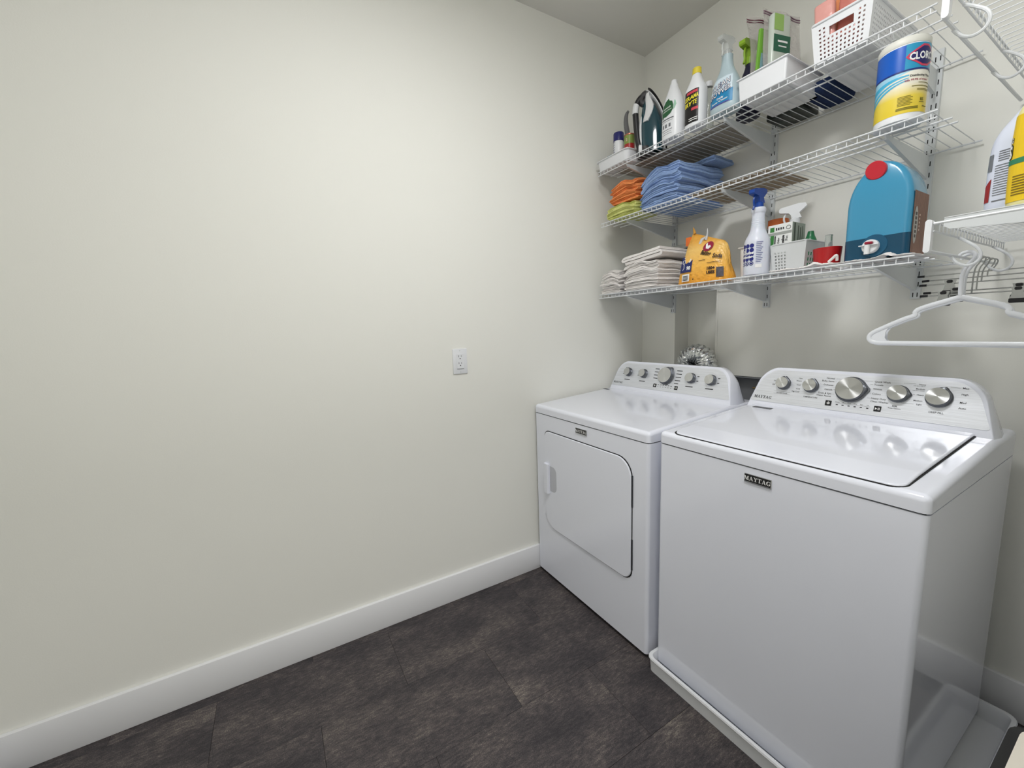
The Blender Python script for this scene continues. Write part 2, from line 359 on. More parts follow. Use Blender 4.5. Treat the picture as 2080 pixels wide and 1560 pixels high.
def machine(kind, label, loc, W, zseam, zbot, rot, knobs, hb, ht):
    t = thing(kind, label, 'washer' if kind == 'washing_machine' else 'dryer', loc, rot)
    Dp = .690
    vert = lambda e: abs(e.verts[0].co.z-e.verts[1].co.z) > .3
    MB().rbox(0, W, 0, Dp, zbot, zseam-.003, .013, 4, sel=vert).obj('cabinet', ENAMEL, t)
    MB().box(.006, W-.006, .006, Dp-.01, zseam-.004, zseam+.003).obj('seam_gap_shade', DARK, t)  # dark inner box standing in for the shade inside the recessed seam
    zf, zb = zseam+.040, zseam+.072
    ZT = lambda y: zf+(zb-zf)*min(1, max(0, y/.50))
    def ed(bm):
        r_ = bmesh.ops.bisect_plane(bm, geom=bm.verts[:]+bm.edges[:]+bm.faces[:], plane_co=(0, .50, 0), plane_no=(0, 1, 0))
        for v in bm.verts:
            if v.co.z > zseam+.02: v.co.z = ZT(v.co.y)
    MB().rbox(-.001, W+.001, -.002, Dp+.002, zseam+.001, zseam+.07, .0155, 4, edit=ed,
        sel=lambda e: (vert2(e) or min(v.co.z for v in e.verts) > zseam+.01) and not (abs(e.verts[0].co.y-.5) < 1e-4 and abs(e.verts[1].co.y-.5) < 1e-4)).obj('top_cover', ENAMEL, t)
    # console
    yb, yt, z0, z1 = .508, .552, zseam+.092, zseam+.2125
    cx = W/2; Hh = sqrt((yt-yb)**2+(z1-z0)**2); dv = Vector((0, yt-yb, z1-z0)).normalized(); Nn = Vector((0, -dv.z, dv.y))
    f3 = lambda u, w_, d: tuple(Vector((cx+u, yb, z0))+dv*w_+Nn*d)
    def outline(hb_, ht_, w0, w1, rb, rtp, n=8):
        k = (ht_-hb_)/(w1-w0)
        P = rrect(-hb_, w0, hb_, w1, (rb, rb, rtp, rtp), n)
        return [(x*(hb_+k*(y-w0))/hb_, y) for x, y in P]
    ob = outline(hb+.012, ht+.012, -.034, Hh+.010, .010, .062)
    rings = []
    for s_, (dy, dz, sx) in enumerate(((0, 0, .988), (.004, 0, 1), (.055, .0, 1.012), (.105, -.012, 1.0), (.135, -.03, .97))):
        R_ = []
        for u, w_ in ob:
            p = Vector(f3(u*sx, w_, 0)); h_ = max(0, (w_+.034)/(Hh+.044))
            p.y += dy*(1-.62*h_) ; p.z += dz*h_*1.5
            R_.append(tuple(p))
        rings.append(R_)
    n = len(ob); mb = MB(); mb.add([p for R_ in rings for p in R_], [(i*n+k, i*n+(k+1)%n, (i+1)*n+(k+1)%n, (i+1)*n+k) for i in range(4) for k in range(n)]+[tuple(range(n))[::-1], tuple(range(4*n, 5*n))])
    mb.obj('console', ENAMEL, t, smooth=50)
    pn = outline(hb, ht, 0, Hh, .008, .052)
    pan = MB().prism(pn, .0, .0016, f3).obj('control_panel', PANEL, t)
    for u, r, pt in knobs: knob(t, f3, Nn, u, Hh*.60, r, pt)
    pr = MB(); pf = lambda u, v: f3(u, v, .0021)
    serif(pr, pf, 'MAYTAG', -hb+.045, .012, .0105)
    T = lambda s, u, v, sz=.0072, al='CENTER', b=.007: pr.text(pf, s, u, v, sz, bold=b, align=al)
    us = [k[0] for k in knobs]
    if kind == 'washing_machine':
        T('On', us[0]-.034, .083); T('Off', us[0]-.036, .068); T('EXTRA RINSE', us[0]+.0, .038, .0062)
        pr.bars(pf, [(us[0]-.028, us[0]+.028, .0365, .0005), (us[0]-.028, us[0]+.028, .046, .0005)])
        for s, v in (('Hot', .100), ('Warm', .090), ('Cool', .075), ('Cold', .060), ('Tap Cold', .049)): T(s, us[1]-.034, v, .0068, 'RIGHT')
        T('TEMPERATURE', us[1]+.004, .034, .0068)
        for s, v in (('Normal', .108), ('Bulky Items', .098), ('Delicates', .084), ('Casuals', .068), ('Drain & Spin', .054), ('Water Faucet', .045)): T(s, us[2]-.052, v, .0078, 'RIGHT')
        for s, v in (('Quick Wash', .108), ('Towels', .098), ('Whites', .084), ('Colors', .068), ('Heavy Duty', .053), ('Clean Washer', .043)): T(s, us[2]+.056, v, .0078, 'LEFT')
        for v in (.1105, ): pr.bars(pf, [(us[2]-.048, us[2]-.004, v, .0005), (us[2]+.004, us[2]+.052, v, .0005)])
        for v in (.0545, .100, .070): pr.bars(pf, [(us[2]-.050, us[2]-.044, v+.002, .0005), (us[2]+.046, us[2]+.054, v+.001, .0005)])
        for s, v in (('Heavy', .110), ('Medium', .096), ('Heavy', .078), ('Medium', .060), ('Light', .049)): T(s, us[3]+.056, v, .0062, 'RIGHT')
        for v in (.106, .092): T('with fabric softener', us[3]+.056, v, .0034, 'RIGHT', 0)
        pr.bars(pf, [(us[3]+.006, us[3]+.034, .113, .0005), (us[3]+.030, us[3]+.036, .080, .0005), (us[3]+.010, us[3]+.038, .0505, .0005)])
        T('SOIL', us[3]-.003, .036, .0062, 'CENTER', .03); T('Rinse Options', us[3]-.003, .029, .0052)
        for s, v in (('Max', .108), ('High', .090), ('Med', .066), ('Auto', .050)): T(s, us[4]+.042, v, .0074, 'LEFT')
        pr.bars(pf, [(us[4]+.018, us[4]+.038, .1105, .0005)])
        T('DEEP FILL', us[4], .030, .0074)
        rowu = us[2]-.030
        for k, s in enumerate(('Sensing', 'Fill', 'Wash', 'Rinse', 'Spin', 'Lid')): T(s, rowu+k*.0165, .029, .0042); pr.patch(pf, rowu+k*.0165-.003, .0195, rowu+k*.0165+.003, .0225, 1, 1)
        pr.bars(pf, [(rowu-.006, rowu+.088, .0265, .0004)])
    else:
        for u in (us[0], us[1], us[3], us[4]): pr.bars(pf, [(u-.020, u+.018, .037, .0042)])
        for v in (.108, .092, .076, .060): pr.bars(pf, [(us[2]-.075, us[2]-.050, v, .0036), (us[2]+.052, us[2]+.082, v-.001, .0036)])
        pr.bars(pf, [(us[2]-.01, us[2]+.02, .034, .003), (us[2]+.052, us[2]+.075, .044, .003)])
        for u, s in ((us[0], -1), (us[1], -1), (us[3], 1), (us[4], 1)):
            for v in (.088, .066): pr.bars(pf, [(u+s*.034-.005, u+s*.034+.005, v, .0032)])
        rowu = us[2]-.035
        for k in range(6): pr.bars(pf, [(rowu+k*.015-.004, rowu+k*.015+.004, .029, .0026), (rowu+k*.015-.002, rowu+k*.015+.002, .019, .0024)])
    pr.obj('printing', INK, t, smooth=0)
    for u, ic in ((us[2]-.055, 0), (us[2]+.078 if kind == 'washing_machine' else us[2]+.068, 1)):
        q = rrect(u-.009, .014, u+.009, .032, .001, 2)
        bt = MB().prism(q, .0016, .0026, f3).obj('button', BLACK, t)
        ic_ = MB(); pf2 = lambda a, b: f3(a, b, .0030)
        if ic == 0:
            ic_.poly(pf2, [(u+.0045*cos(a*pi/8), .023+.0045*sin(a*pi/8)) for a in range(5, 28-1)]+[(u+.0033*cos(a*pi/8), .023+.0033*sin(a*pi/8)) for a in range(26, 4, -1)])
            ic_.patch(pf2, u-.0006, .023, u+.0006, .029, 1, 1)
        else:
            ic_.poly(pf2, [(u-.006, .019), (u-.0005, .023), (u-.006, .027)])
            ic_.patch(pf2, u+.0010, .019, u+.0026, .027, 1, 1); ic_.patch(pf2, u+.0040, .019, u+.0056, .027, 1, 1)
        ic_.obj('icon', WHITEINK, bt, smooth=0)
    # maker's badge on the front
    bx, bz = (W*.5-.003, zseam-.033) if kind == 'washing_machine' else (.3565, zseam-.031)
    bd = MB().rbox(bx-.037, bx+.037, -.0032, 0, bz-.0135, bz+.0125, .001, 1).obj('badge', CHROME, t)
    MB().rbox(bx-.035, bx+.035, -.0038, -.003, bz-.0095, bz+.0115, .0006, 1).obj('badge_face', BLACK, bd)
    m_ = MB(); serif(m_, lambda u, v: (u, -.0041, v), 'MAYTAG', bx, bz-.0050, .0118, 0.0, .12); m_.obj('badge_lettering', WHITEINK, bd, smooth=0)
    if kind == 'washing_machine':
        lx0, lx1 = .045, W-.045; sl_ = (zb-zf)/.5
        def lidshape(e_, dz):
            P = rrect(lx0-e_, .010-e_*1.2, lx1+e_, .506, (.028, .028, .006, .006), 7)
            return [(x, y) for x, y in P], (lambda x, y: ZT(y)+dz-max(0, (.10-y))*.05)
        for nm, e_, a, b_, m in (('lid_gap', .0035, .0006, .0020, DARK), ('lid', 0, .0030, .0088, ENAMEL)):
            P, zf_ = lidshape(e_, 0); bm = bmesh.new()
            vs_ = [bm.verts.new((x, y, 0)) for x, y in P]; bm.faces.new(vs_)
            for yy in (.03, .06, .10, .11): bmesh.ops.bisect_plane(bm, geom=bm.verts[:]+bm.edges[:]+bm.faces[:], plane_co=(0, yy, 0), plane_no=(0, 1, 0))
            top = [f for f in bm.faces]; r_ = bmesh.ops.extrude_face_region(bm, geom=top)
            nv = set(v for v in r_['geom'] if isinstance(v, bmesh.types.BMVert))
            for v in bm.verts: v.co.z = ZT(v.co.y)+(b_ if v in nv else a)-max(0, (.10-v.co.y))*.06*(1 if nm == 'lid' else .35)
            bmesh.ops.recalc_face_normals(bm, faces=bm.faces[:])
            if nm == 'lid':
                es = [e for e in bm.edges if e.verts[0] in nv and e.verts[1] in nv and len(e.link_faces) == 2 and e.calc_face_angle(0) > .8]
                bmesh.ops.bevel(bm, geom=es, offset=.0042, segments=3, profile=.5, affect='EDGES')
            MB().bm(bm).obj(nm, m, t, smooth=40)
        MB().box(lx0+.02, lx0+.085, .442, .464, ZT(.45)+.0080, ZT(.45)+.0097).obj('hinge_slot', mat('hinge_grey', (92, 94, 98), .5), t)
        MB().rbox(.04, W-.04, .05, Dp-.05, .0, zbot, .004, 1).obj('base', DARK, t)
    else:
        MB().box(.006, .045, .455, .470, ZT(.47)-.0005, ZT(.47)+.0012).obj('hinge_slot', mat('hinge_grey', (92, 94, 98), .5), t)
        dr = (.075, .045, .075, .035)
        MB().prism(rrect(.0800, .280, .6480, .7740, dr), -.0016, .004, XZ).obj('door_gap', DARK, t)
        door = MB(); P = rrect(.0835, .2835, .6445, .7705, dr, 8); P2 = [(x+(.364-x)*.008, z+(.527-z)*.008) for x, z in P]
        n = len(P); door.add([(x, .003, z) for x, z in P]+[(x, -.0045, z) for x, z in P]+[(x, -.0065, z) for x, z in P2], [(i*n+k, i*n+(k+1)%n, (i+1)*n+(k+1)%n, (i+1)*n+k) for i in range(2) for k in range(n)]+[tuple(range(2*n, 3*n))])
        dd = door.obj('door', ENAMEL, t)
        MB().prism(rrect(.118, .475, .178, .602, (.004, .028, .028, .004)), -.0068, -.0060, XZ).obj('handle_recess', mat('recess_shade', (196, 198, 206), .4), dd)  # flat plate, its grey paints the shade of the handle hollow
        hn = MB().prism([(.088, -.0065), (.092, -.019), (.120, -.021), (.126, -.015), (.126, -.0065)], .462, .610, lambda u, v, d: (u, v, d)); hn.obj('handle', ENAMEL, dd)
        for za in (.585, .330): MB().box(.6445, .6500, -.0042, .002, za, za+.125).obj('hinge', mat('hinge_steel', (70, 72, 76), .35, .8), dd)
        for fx in (.05, W-.05):
            for fy in (.06, Dp-.06): MB().lathe([(0, .022), (.006, .022), (.010, .012), (zbot, .012)], 16, fx, fy).obj('foot', BLACK, t)
    return t
vert2 = lambda e: abs(e.verts[0].co.x-e.verts[1].co.x) < 1e-4 and abs(e.verts[0].co.y-e.verts[1].co.y) < 1e-4
dryer = machine('clothes_dryer', 'white dryer with square front door, nearer the left wall', (.0152, -.7872, 0), .7215, .8502, .0176, .0031,
    [(-.236, .0215, 1.9), (-.1335, .0215, -.9), (.0065, .0400, 1.0), (.142, .0225, -.6), (.2416, .0225, -.6)], .341, .300)
washer = machine('washing_machine', 'white top loading washer with sloping lid standing in a drain pan', (.7756, -.7763, 0), .6730, .8595, .0260, -.0043,
    [(-.208, .0225, 1.4), (-.117, .0225, 1.3), (0, .0400, .1), (.120, .0250, .0), (.209, .0270, 1.2)], .318, .276)
for o in washer.children:
    if o.name.startswith('cabinet'): pass
# drain pan
t = thing('drain_pan', 'shallow white drain pan under the washer', 'pan', (1.145, -.445, 0))
pw, pd = .383, .371
def ringp(hw, hd, r, z): return [(x, y, z) for x, y in rrect(-hw, -hd, hw, hd, r, 5)]
secs = [ringp(pw-.006, pd-.006, .02, .0005), ringp(pw-.003, pd-.003, .022, .046), ringp(pw, pd, .026, .048), ringp(pw+.002, pd+.002, .028, .052), ringp(pw, pd, .026, .057), ringp(pw-.010, pd-.010, .022, .057), ringp(pw-.013, pd-.013, .02, .050), ringp(pw-.017, pd-.017, .018, .004)]
n = len(secs[0]); mb = MB(); mb.add([p for s in secs for p in s], [(i*n+k, i*n+(k+1)%n, (i+1)*n+(k+1)%n, (i+1)*n+k) for i in range(len(secs)-1) for k in range(n)]+[tuple(range(n))[::-1], tuple(range((len(secs)-1)*n, len(secs)*n))])
mb.obj('pan_body', PLASTW, t)
washer.location.z = .0045
for o in washer.children: pass

# outlet box lining behind washer, in wall recess
t = thing('washer_outlet_box', 'dark grey recessed washer hookup box between the two machine consoles', 'box', (0, 0, 0))
gm = mat('galvanised_grey', (150, 152, 156), .5, .2)
mb = MB(); mb.box(OX0+.002, OX1-.002, .055, .065, OZ0+.002, OZ1-.002); mb.box(OX0+.002, OX0+.010, .004, .108, OZ0+.002, OZ1-.002); mb.box(OX1-.010, OX1-.002, .004, .108, OZ0+.002, OZ1-.002)
mb.box(OX0+.01, OX1-.01, .004, .108, OZ1-.008, OZ1-.002); mb.box(OX0+.01, OX1-.01, .004, .108, OZ0+.002, OZ0+.008); mb.obj('box_lining', gm, t)
mb = MB(); mb.tube([(.66, .055, .95), (.66, .03, .95), (.66, .03, .90)], .009, 10); mb.tube([(.64, .03, .955), (.68, .03, .955)], .004, 8); mb.obj('valve', mat('brass', (150, 130, 90), .35, .9), t)

# dryer vent duct: corrugated foil arch
t = thing('vent_duct', 'crinkled silver foil dryer vent hose arching out of the wall niche', 'duct', (0, 0, 0))
rng = random.Random(3); n = 40; K = 74; V = []; cx, cz, R0 = .397, 1.052, .058
for i in range(K+1):
    a = -.75+(pi+1.5)*i/K; t_ = Vector((-sin(a), 0, cos(a))); o_ = Vector((cos(a), 0, sin(a)))
    c = Vector((cx, -.048, cz))+o_*R0
    rr = .047+(.0035 if i % 4 < 2 else -.0035)
    for k in range(n):
        q = 2*pi*k/n; r_ = rr+rng.uniform(-.0022, .0022)
        d = o_*cos(q)+Vector((0, 1, 0))*sin(q); V.append(tuple(c+d*r_+t_*rng.uniform(-.0012, .0012)))
mb = MB(); mb.add(V, [(i*n+k, i*n+(k+1)%n, (i+1)*n+(k+1)%n, (i+1)*n+k) for i in range(K) for k in range(n)]+[tuple(range(n))[::-1], tuple(range(K*n, (K+1)*n))]); mb.obj('foil_hose', FOIL, t, smooth=20)

# ------------------------------------------------------------ wire shelves
CW = {}
def wire_shelf(label, loc, L, d, rot=0, group=None, under=((-.305, .006), (-.258, .006), (-.140, 0)), lip=.0175):
    t = thing('wire_shelf', label, 'shelf', loc, rot, group)
    if d not in CW:
        mb = MB(); mb.tube([(0, -.012, -.006), (0, -.0125, .0000), (0, -.018, .0016), (0, -d+.0060, .0016), (0, -d+.0035, .0004), (0, -d+.0026, -.003), (0, -d+.0024, -lip-.0005)], .00125, 6)
        CW[d] = mb.obj('cross_wire', WIRE, t)
        first = True
    else: first = False
    k = int(L/.0254)
    for i in range(k):
        if i == 0 and first: o = CW[d]
        else: o = CW[d].copy(); col.objects.link(o); o.parent = t
        o.name = 'cross_wire'; o.location = (.0127+.0254*i, 0, 0)
    for y, z, e in ((-d, -.0006, 0), (-d, -lip-.0006, 0), (-.0165, -.003, .004))+tuple((a, -.003, b) for a, b in under if b):
        MB().tube([(-e/2, y, z), (L+e, y, z)], .0022 if y < -d+.01 else .0026, 8).obj('rail', WIRE, t)
    return t
wire_shelf('lowest of the three white wire shelves on back wall, holding white washcloths', (.062, 0, 1.4279), 1.2192, .3937, group='wire shelves on the back wall')
wire_shelf('middle white wire shelf on back wall, holding blue cloth stack', (.079, 0, 1.7812), 1.2192, .3937, group='wire shelves on the back wall')
wire_shelf('topmost white wire shelf on back wall, holding iron and basket', (.059, 0, 2.0340), 1.2192, .3937, group='wire shelves on the back wall')
# wall standards with paired slots
UX = (.2194, .7027, 1.186); UL = ('leftmost slotted white wall standard, nearest the left wall', 'middle slotted white wall standard behind the wire shelves', 'rightmost slotted white wall standard behind the wire shelves')
SLM = None
for x, lb in zip(UX, UL):
    t = thing('wall_standard', lb, 'bracket rail', (x, 0, 1.323), 0, 'slotted standards on the back wall')
    zt = .765
    u = MB(); u.box(-.0125, .0125, -.0135, -.0115, 0, zt); u.box(-.0125, -.0105, -.0115, 0, 0, zt); u.box(.0105, .0125, -.0115, 0, 0, zt); u.obj('rail', STEELW, t)
    s_ = MB()
    for k in range(22):
        z = .006+k*.0345
        for a in (-.0055, .0055): s_.box(a-.0013, a+.0013, -.0138, -.0134, z, z+.0145)
    s_.obj('slots', DARK, t, smooth=0, kind='stuff')
def bracket(x, z, label):
    t = thing('shelf_bracket', label, 'bracket', (x, 0, z), 0, 'steel brackets under the wire shelves')
    P = [(-.014, -.007), (-.014, -.077), (-.030, -.077), (-.355, -.020), (-.366, -.007)]
    MB().prism(P, -.0016, .0016, YZ).obj('plate', STEELW, t)
    fl_ = MB(); fl_.add([(-.0045, -.030, -.0775), (.0045, -.030, -.0775), (.0045, -.355, -.0205), (-.0045, -.355, -.0205), (-.0045, -.030, -.0758), (.0045, -.030, -.0758), (.0045, -.355, -.0188), (-.0045, -.355, -.0188)],
        [(0,3,2,1),(4,5,6,7),(0,1,5,4),(1,2,6,5),(2,3,7,6),(3,0,4,7)]); fl_.obj('flange', STEELW, t)
ORD = ('left', 'middle', 'right')
for zz, sn in ((1.4279, 'lowest'), (1.7812, 'middle'), (2.0340, 'topmost')):
    for x, pn in zip(UX, ORD): bracket(x, zz, 'white triangular steel bracket under the %s wire shelf, on the %s standard' % (sn, pn))
# right wall shelves with hang rail and loops
def right_shelf(label, z, xf, loops, near):
    L = near; d = XR-.004-xf
    t = wire_shelf(label, (XR-.004, -.018, z), L, d, -pi/2, 'wire shelves on the right wall', under=((-.20, .001), (-.30, .001)), lip=.0175)
    MB().tube([(-.0, -d-.010, -.058), (L, -d-.010, -.058)], .0036, 8).obj('hang_rail', WIRE, t)
    MB().tube([(L, -d, -.003), (L, -.01, -.003)], .0030, 8).obj('end_wire', WIRE, t)
    cp = MB(); P = rrect(-.0055, -.064, .0055, .006, .0052, 6); cp.prism(P, L-.006, L+.010, lambda u, v, q: (q, -d-.006+u-v*.0-.0, v)); cp.obj('end_cap', PLASTW, t)
    for ly in loops:
        P = [(0, 0, -.018), (0, .020, -.034), (0, .036, -.050), (0, .041, -.066), (0, .037, -.079), (0, .026, -.0865), (0, .014, -.086), (0, .002, -.078), (0, -.006, -.068), (0, -.012, -.058)]
        MB().tube([(ly, -d+a[1], a[2]) for a in smooth_path(P, 3)], .0033, 8).obj('hook_loop', WIRE, t)
    return t
def smooth_path(P, it=2):
    P = [Vector(p) for p in P]
    for _ in range(it):
        Q = [P[0]]
        for a, b in zip(P[:-1], P[1:]): Q += [a*.75+b*.25, a*.25+b*.75]
        P = Q+[P[-1]]
    return P
right_shelf('lower white wire hanging shelf on right wall, with white hangers below', 1.4700, 1.370, (.422, .117), .602)
right_shelf('upper white wire hanging shelf near the ceiling on right wall', 1.9150, 1.378, (.590, .287), .66)

# ------------------------------------------------------------ generic containers
def cyl_map(cx, cy, r, a0, off=.0006, ry=None, ex=2.0):
    # u = arc length along surface from angle a0, v = z
    ry = ry or r
    def f(u, v):
        a = a0+u/r; c, q = cos(a), sin(a)
        return (cx+(r+off)*math.copysign(abs(c)**(2/ex), c), cy+(ry+off)*math.copysign(abs(q)**(2/ex), q), v)
    return f
def prof_map(prof, cx, cy, a0, off=.0006, ex=2.0):
    def f(u, v):
        for i in range(len(prof)-1):
            if prof[i][0] <= v <= prof[i+1][0] or i == len(prof)-2:
                p, q = prof[i], prof[i+1]; k = (v-p[0])/(q[0]-p[0]) if q[0] != p[0] else 0; break
        g = lambda p_, j, dflt: p_[j] if len(p_) > j else dflt
        rx = p[1]+(q[1]-p[1])*k; ry = g(p, 2, p[1])+(g(q, 2, q[1])-g(p, 2, p[1]))*k; oy = 0
        a = a0+u/max(rx, .01); c, s_ = cos(a), sin(a)
        return (cx+(rx+off)*math.copysign(abs(c)**(2/ex), c), cy+oy+(ry+off)*math.copysign(abs(s_)**(2/ex), s_), v)
    return f
FR = -pi/2
def dens(prof, k=3):
    # smooth a lathe profile (Chaikin on z,rx,ry)
    P = [tuple(p)+((p[1],) if len(p) < 3 else ()) for p in prof]
    for _ in range(k):
        Q = [P[0]]
        for a, b in zip(P[:-1], P[1:]): Q += [tuple(x*.75+y*.25 for x, y in zip(a, b)), tuple(x*.25+y*.75 for x, y in zip(a, b))]
        P = Q+[P[-1]]
    return P
def trigger_head(parent, x, y, z, m, ml=None, s=1.0, dir=-pi/2, m2=None):
    # spray trigger: collar, body with nozzle pointing along dir, lever
    D = Vector((cos(dir), sin(dir), 0)); S_ = Vector((-sin(dir), cos(dir), 0))
    MB().lathe([(z, .0145*s), (z+.004*s, .0155*s), (z+.020*s, .0150*s), (z+.024*s, .011*s)], 24, x, y).obj('collar', m, parent)
    P = [(-.020, .022), (.010, .020), (.013, .034), (.020, .042), (.046, .046), (.050, .050), (.050, .060), (.044, .064), (-.010, .072), (-.030, .070), (-.034, .060), (-.012, .040)]
    f = lambda u, v, d: tuple(Vector((x, y, z))+D*u*s+Vector((0, 0, v*s))+S_*d)
    MB().prism(P, -.010*s, .010*s, f).obj('spray_head', m, parent)
    L_ = smooth_path([(.030, 0, .042), (.036, 0, .026), (.030, 0, .008), (.036, 0, -.006)], 2)
    MB().tube([Vector((x, y, z))+D*p.x*s+Vector((0, 0, p.z*s)) for p in L_], .0034*s, 8).obj('trigger', m2 or m, parent)

ZT3 = 2.0340+.0048; ZT2 = 1.7812+.0048; ZT1 = 1.4279+.0048

# ---- top shelf ------------------------------------------------
t = thing('storage_tray', 'small white plastic tray at left end of top shelf with bottles inside', 'tray', (.138, -.315, ZT3))
def open_tray(mb, hw, hd, h, r, flare=.008, th=.0022, rim=.004):
    secs = [(0, hw-flare, hd-flare), (h-.004, hw-.002, hd-.002), (h-.003, hw+rim, hd+rim), (h, hw+rim, hd+rim), (h, hw-th, hd-th), (th, hw-flare-th, hd-flare-th)]
    R_ = [[(x, y, z) for x, y in rrect(-a, -b, a, b, r, 5)] for z, a, b in secs]; n = len(R_[0])
    return mb.add([p for s in R_ for p in s], [(i*n+k, i*n+(k+1)%n, (i+1)*n+(k+1)%n, (i+1)*n+k) for i in range(5) for k in range(n)]+[tuple(range(n))[::-1], tuple(range(5*n, 6*n))])
open_tray(MB(), .105, .070, .050, .022).obj('tray_body', PLASTW, t)
t = thing('sponge', 'small blue sponge in the left end of the white tray', 'sponge', (.082, -.325, ZT3+.0025))
MB().rbox(-.020, .024, -.022, .022, 0, .075, .008, 3).obj('sponge_body', mat('blue_sponge', (98, 146, 178), .9, bump=(300, .8, .003)), t)
# navy-capped bottle
def simple_bottle(name, label, cat, x, y, prof, m, cap=None, capm=None, ex=2.0, n=36, body='bottle_body', z=ZT3):
    t = thing(name, label, cat, (x, y, z))
    P = dens(prof); MB().lathe(P, n, ex=ex).obj(body, m, t, smooth=40)
    if cap: MB().lathe(cap, 28).obj('cap', capm, t)
    return t, P
t, P = simple_bottle('spray_can', 'small white spray bottle with navy cap in the tray', 'bottle', .140, -.335, [(0, .0230), (.002, .0245), (.118, .0245), (.122, .020)], PLASTW, [(.118, .0238), (.119, .0250), (.153, .0250), (.157, .0235)], mat('navy_cap', (34, 36, 104), .35), z=ZT3+.0025)
mb = MB(); f = prof_map(P, 0, 0, FR-.35, .0005)
for k, s in enumerate(('|||', '= =', '|- |', '-||', '|=')): mb.bars(f, [(-.014, -.002, .112-k*.011, .0032), (.001, .006, .112-k*.011, .0032)])
mb.obj('printing', INKB, t, smooth=0)
t, P = simple_bottle('small_can', 'small round red and green can in the right end of the tray', 'can', .192, -.315, [(0, .0235), (.002, .0245), (.128, .0245)], mat('can_red', (176, 44, 44), .35), [(.126, .0247), (.127, .0258), (.132, .0258), (.133, .023)], mat('can_rim', (190, 120, 96), .35, .5), z=ZT3+.0025)
f = prof_map(P, 0, 0, FR, .0005); MB().patch(f, -.040, .088, .050, .126, 16, 2).obj('green_band', mat('can_green', (136, 156, 78), .4), t)
mb = MB(); f2 = prof_map(P, 0, 0, FR, .0009); mb.bars(f2, [(-.006, .012, .070, .006), (-.010, .008, .058, .004), (-.004, .010, .046, .004)]); mb.text(f2, '2', .004, .100, .018, .03); mb.obj('printing', mat('can_print', (226, 190, 180), .5), t, smooth=0)
# grey-handled brush
t = thing('scrub_brush', 'scrub brush with upright grey plastic handle behind the tray', 'brush', (.142, -.275, ZT3+.0025))
hp = smooth_path([(.016, 0, .045), (.012, 0, .10), (.004, 0, .15), (-.010, 0, .20), (-.014, 0, .235), (-.008, 0, .262), (.004, 0, .268)], 2)
mb = MB(); mb.tube(hp, [.006+.006*sin(pi*min(1, i/(len(hp)-1)*1.1)) for i in range(len(hp))], 12); mb.obj('handle', mat('brush_grey', (112, 112, 114), .45), t)
MB().rbox(-.010, .042, -.022, .022, .022, .045, .006, 2).obj('brush_head', mat('brush_grey', (112, 112, 114), .45), t)
MB().box(-.006, .038, -.018, .018, .0, .022).obj('bristles', mat('bristle_white', (220, 220, 214), .8, bump=(900, 1, .004)), t)

# steam iron standing on its heel (sole faces right)
t = thing('steam_iron', 'dark teal and white steam iron standing on its heel', 'iron', (.0, -.335, ZT3))
TEAL = mat('iron_teal', (10, 62, 74), .12, coat=1); IW = mat('iron_white', (226, 228, 230), .3); IG = mat('iron_grey', (66, 66, 68), .4)
def blade(pts_fn, z0, z1, n=26, m=18):
    # closed loft: pts_fn(z) -> (xa, xb, halfwidth_at_b, roundness)
    mb = MB(); V = []
    for i in range(n+1):
        z = z0+(z1-z0)*i/n; xa, xb, hw, hwa = pts_fn((z-z0)/(z1-z0))
        for k in range(m):
            a = 2*pi*k/m; c, s_ = cos(a), sin(a)
            x = (xa+xb)/2+(xb-xa)/2*math.copysign(abs(c)**.7, c); wdt = hwa+(hw-hwa)*(x-xa)/max(1e-5, (xb-xa))
            V.append((x, wdt*math.copysign(abs(s_)**.8, s_), z))
    return mb.add(V, [(i*m+k, i*m+(k+1)%m, (i+1)*m+(k+1)%m, (i+1)*m+k) for i in range(n) for k in range(m)]+[tuple(range(m))[::-1], tuple(range(n*m, (n+1)*m))])
sole_x = lambda h: .418-.004*h-.094*max(0, (h-.35)/.65)**1.7     # right edge of the sole going up to the tip
hwf = lambda h: .052*sqrt(max(.003, 1-max(0, (h-.30)/.70)**1.9))
blade(lambda h: (sole_x(h)-.0045, sole_x(h)+.0025, hwf(h)+.003, hwf(h)+.003), .0, .292).obj('soleplate', mat('sole_black', (24, 24, 26), .3), t)
blade(lambda h: (sole_x(h)-.016, sole_x(h)-.0045, hwf(h)+.0015, hwf(h)), .008, .284).obj('white_skirt', IW, t)
def bodyf(h):
    xa = .283+.0*h+.050*max(0, (h-.45)/.55)**1.6*.35-.006*sin(pi*h); xa = min(xa+max(0, h-.8)*.02, sole_x(h)-.020)
    return (xa, sole_x(h)-.016, hwf(h)*.97, hwf(h)*.55)
blade(bodyf, .012, .272).obj('water_tank', TEAL, t)
blade(lambda h: (.286+.016*h, .322+.030*sin(pi*min(1, h*1.1))**1.2+.004*h, .0495*(1-.34*h**1.5), .031*(1-.3*h)), .140, .262).obj('white_saddle', IW, t)
